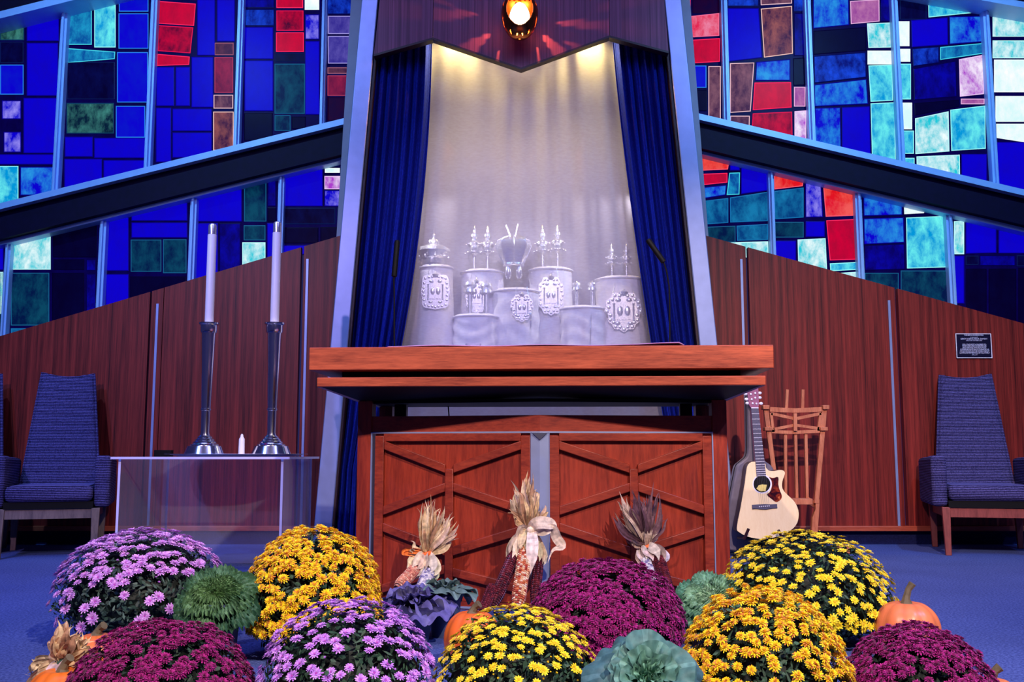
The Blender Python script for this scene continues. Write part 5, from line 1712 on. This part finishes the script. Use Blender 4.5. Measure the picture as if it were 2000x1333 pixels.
def ribbon(mb, pts, w_, col, rn, side=None, fold=.35, wk=.62):
    pts = [Vector(p) for p in pts]
    # smooth
    sm = []
    for i in range(len(pts) - 1):
        p0 = pts[max(0, i - 1)]; p1 = pts[i]; p2 = pts[i + 1]; p3 = pts[min(len(pts) - 1, i + 2)]
        for k_ in range(5):
            t_ = k_ / 5
            sm.append(.5 * ((2 * p1) + (p2 - p0) * t_ + (2 * p0 - 5 * p1 + 4 * p2 - p3) * t_ ** 2 + (3 * p1 - p0 - 3 * p2 + p3) * t_ ** 3))
    sm.append(pts[-1])
    n = len(sm); vs_ = []
    tw0 = rn.uniform(-.6, .6); tw1 = rn.uniform(-1.4, 1.4)
    for i, p in enumerate(sm):
        t = (sm[min(n - 1, i + 1)] - sm[max(0, i - 1)]).normalized()
        sd = t.cross(Vector((0, -1, 0)))
        if sd.length < .05: sd = t.cross(Vector((0, 0, 1)))
        sd.normalize()
        f_ = i / (n - 1)
        sd = Quaternion(t, tw0 + (tw1 - tw0) * f_) @ sd
        nn = sd.cross(t)
        ww = w_ * (.55 + .75 * math.sin(min(1, f_ * 1.1 + .05) * math.pi * .9)) * (1 if f_ < .6 else max(.04, (1 - f_) / .4)) * wk
        cr = ww * fold
        vs_ += [p - sd * ww + nn * cr * .5, p - sd * ww * .4 - nn * cr * .4, p + nn * cr * .3, p + sd * ww * .5 - nn * cr * .3, p + sd * ww + nn * cr * .5]
    fs = []; cs = []
    for i in range(n - 1):
        f_ = rn.uniform(.82, 1.12)
        for k_ in range(4):
            a_ = i * 5 + k_; fs.append((a_, a_ + 1, a_ + 6, a_ + 5)); g_ = f_ * (1 - .14 * (k_ % 2)); cs.append((col[0] * g_, col[1] * g_, col[2] * g_, 1))
    mb.add(vs_, fs, cs)
TAN = [(.82, .60, .34), (.68, .44, .24), (.88, .70, .46), (.54, .30, .18), (.74, .52, .38)]
PUR = [(.12, .05, .07), (.20, .10, .12), (.45, .30, .24), (.60, .44, .34), (.09, .04, .06)]
def bundle(label, tie, husks, cobs, tiecol, pal, seed, dback, extra=None, capcol=(.88, .70, .50), bulge=.03):
    rn = random.Random(seed)
    t0 = P(tie[0], tie[1], tie[2])
    root = thing('corn_bundle', label, 'corn bundle', t0, 'bundles of dried indian corn')
    for (a_, b_, r, cols) in cobs:
        mb = MB(); pa, pb_ = P(*a_), P(*b_)
        cob(mb, pa, pb_, r, cols, rn); c_ = build(mb, 'corn_cob', M['kernel'], root, recalc=False, smooth=False)
        mb = MB()       # husk cap around each cob shoulder
        ax = (pb_ - pa).normalized()
        for i in range(8):
            an = 2 * math.pi * i / 8 + rn.uniform(-.2, .2)
            u_ = ax.orthogonal().normalized(); w_ = ax.cross(u_)
            n = u_ * math.cos(an) + w_ * math.sin(an)
            cc = tuple(q * rn.uniform(.8, 1.1) for q in capcol)
            ribbon(mb, [t0 + n * .006, t0.lerp(pa, .5) + n * (r * 1.0 + .004), pa + n * (r * 1.15 + .003), pa + ax * rn.uniform(.015, .04) + n * (r * 1.04 + .002)], r * .9, cc, rn, fold=.1)
        build(mb, 'husk_cap', M['husk'], root, recalc=False, angle=80)
    mb = MB()
    for (hx, hy, wd, cnt, ci) in husks:
        for i in range(int(cnt * 1.8)):
            e = P(hx + rn.uniform(-11, 11), hy + rn.uniform(-8, 26), tie[2] + rn.uniform(-.05, .03))
            e.y = min(e.y, dback - .01)
            m_ = t0.lerp(e, .5) + Vector((rn.uniform(-.012, .012) + (e.x - t0.x) * .12, -rn.uniform(.0, .035), rn.uniform(-.01, .01)))
            c = pal[rn.randrange(len(pal))] if ci is None else pal[ci]
            ribbon(mb, [t0 + Vector((rn.uniform(-.008, .008), rn.uniform(-.012, .008), -.008)), t0.lerp(m_, .5) + Vector((0, -.006, 0)), m_, e.lerp(m_, .4) + Vector((rn.uniform(-.010, .010), rn.uniform(-.012, .005), 0)), e + Vector((rn.uniform(-.012, .012), 0, rn.uniform(-.02, .01)))], wd * rn.uniform(.5, 1.0), c, rn, fold=.55, wk=.66)
    build(mb, 'husk_fan', M['husk'], root, recalc=False, angle=80)
    if tiecol:
        mb = MB()
        ax = Vector((0, 0, 1))
        mb.tube([t0 + Vector((.022 * math.cos(2 * math.pi * i / 16), .020 * math.sin(2 * math.pi * i / 16), .003 * math.sin(i))) for i in range(17)], .009, 8)
        build(mb, 'tie', tiecol, root)
    if extra: extra(root, t0, rn)
    return root
DR = [(.10, .012, .02), (.06, .01, .018), (.16, .02, .03)]
RW = [(.48, .10, .04), (.62, .20, .08), (.80, .62, .45), (.40, .05, .03), (.75, .45, .25)]
PKN = [(.66, .28, .18), (.72, .40, .28), (.50, .16, .12)]
BLW = [(.55, .52, .62), (.20, .18, .34), (.70, .66, .66)]
def bow(root, t0, rn):
    mb = MB(); s = 3.84 / F
    def pp(x, y, d=3.80): return P(x, y, d)
    c = (.92, .74, .60)
    ribbon(mb, [pp(1035, 1033), pp(1050, 1022, 3.76), pp(1080, 1026, 3.78), pp(1086, 1045, 3.8)], .030, c, rn)
    ribbon(mb, [pp(1035, 1034), pp(1058, 1040, 3.77), pp(1078, 1032, 3.78), pp(1088, 1052, 3.8), pp(1098, 1068, 3.8), pp(1080, 1075, 3.8), pp(1070, 1100, 3.8)], .024, c, rn)
    ribbon(mb, [pp(1038, 1034), pp(1040, 1060, 3.74), pp(1038, 1100, 3.72), pp(1033, 1130, 3.72)], .030, (.95, .80, .72), rn, fold=.1)
    ribbon(mb, [pp(1030, 1032), pp(1018, 1030, 3.78), pp(1010, 1050, 3.8), pp(1004, 1066, 3.8)], .016, c, rn)
    mb.ball(pp(1036, 1036, 3.79), .016, 10, (1, .8, .9), (*c, 1))
    build(mb, 'husk_bow', M['husk'], root, recalc=False, angle=80)
bundle('corn bundle with pale husk bow leaning at the centre of the table', (1034, 1034, 3.84),
       [(1030, 930, .018, 12, None), (1018, 950, .018, 8, None), (1045, 950, .018, 8, None), (1058, 985, .014, 6, None), (1008, 990, .014, 4, None), (996, 944, .026, 2, 2)],
       [((1006, 1082, 3.80), (962, 1186, 3.66), .024, DR), ((1026, 1074, 3.78), (1010, 1192, 3.62), .026, RW), ((1052, 1090, 3.82), (1044, 1176, 3.70), .020, DR)], None, TAN, 21, 3.93, bow)
def orange_tail(root, t0, rn):
    mb = MB(); ribbon(mb, [t0, t0 + Vector((-.03, -.03, .012)), t0 + Vector((-.075, -.02, .012)), t0 + Vector((-.085, -.02, .0)), t0 + Vector((-.04, -.03, -.008))], .016, (.9, .22, .04), rn)
    build(mb, 'ribbon_loop', M['husk'], root, recalc=False)
bundle('corn bundle tied with orange ribbon leaning on the left door', (832, 1082, 3.90),
       [(842, 965, .016, 6, None), (832, 990, .022, 7, 0), (860, 990, .015, 5, None), (880, 1000, .014, 5, None), (822, 990, .013, 4, 3), (890, 1030, .015, 4, 4), (870, 1030, .020, 4, 0), (808, 1060, .020, 2, 2)],
       [((812, 1112, 3.86), (775, 1150, 3.76), .024, PKN), ((838, 1118, 3.86), (822, 1160, 3.76), .026, BLW)], M['orange_ribbon'], TAN, 22, 4.0, orange_tail, (.86, .68, .46))
bundle('corn bundle with dark purple husks leaning on the right door', (1262, 1068, 3.90),
       [(1215, 965, .016, 5, 3), (1205, 1000, .016, 6, None), (1240, 960, .016, 8, 0), (1265, 962, .014, 7, 1), (1280, 950, .014, 3, 1), (1255, 1000, .022, 6, 3), (1275, 1010, .018, 4, 3), (1300, 985, .010, 2, 1), (1225, 1030, .018, 5, 2)],
       [((1262, 1095, 3.86), (1272, 1142, 3.74), .022, BLW), ((1284, 1092, 3.85), (1314, 1196, 3.66), .028, DR)], M['orange_ribbon'], PUR, 23, 4.0, None, (.72, .54, .50))
# dark cob on its own
mb = MB(); rn = random.Random(5)
cob(mb, P(962, 1146, 3.70), P(942, 1200, 3.60), .020, DR, rn)
o = build(mb, 'corn_cob', M['kernel'], recalc=False, smooth=False, at=P(942, 1200, 3.60)); tag(o, 'single dark corn cob left of the centre corn bundle', 'corn')
# husk bundle at the front left corner
bundle('pale corn husk bundle at the front left corner beside the pumpkin', (126, 1290, 2.62),
       [(128, 1212, .018, 7, None), (150, 1225, .018, 7, None), (175, 1245, .014, 6, 0), (112, 1240, .016, 4, 4), (62, 1298, .016, 5, 2), (82, 1330, .030, 6, 2), (100, 1345, .030, 6, 2), (186, 1270, .014, 3, 1)],
       [((112, 1330, 2.56), (92, 1390, 2.50), .018, PKN)], plain('green_tie', srgb(50, 90, 80), .6), TAN, 24, 2.9, None, (.80, .68, .64))
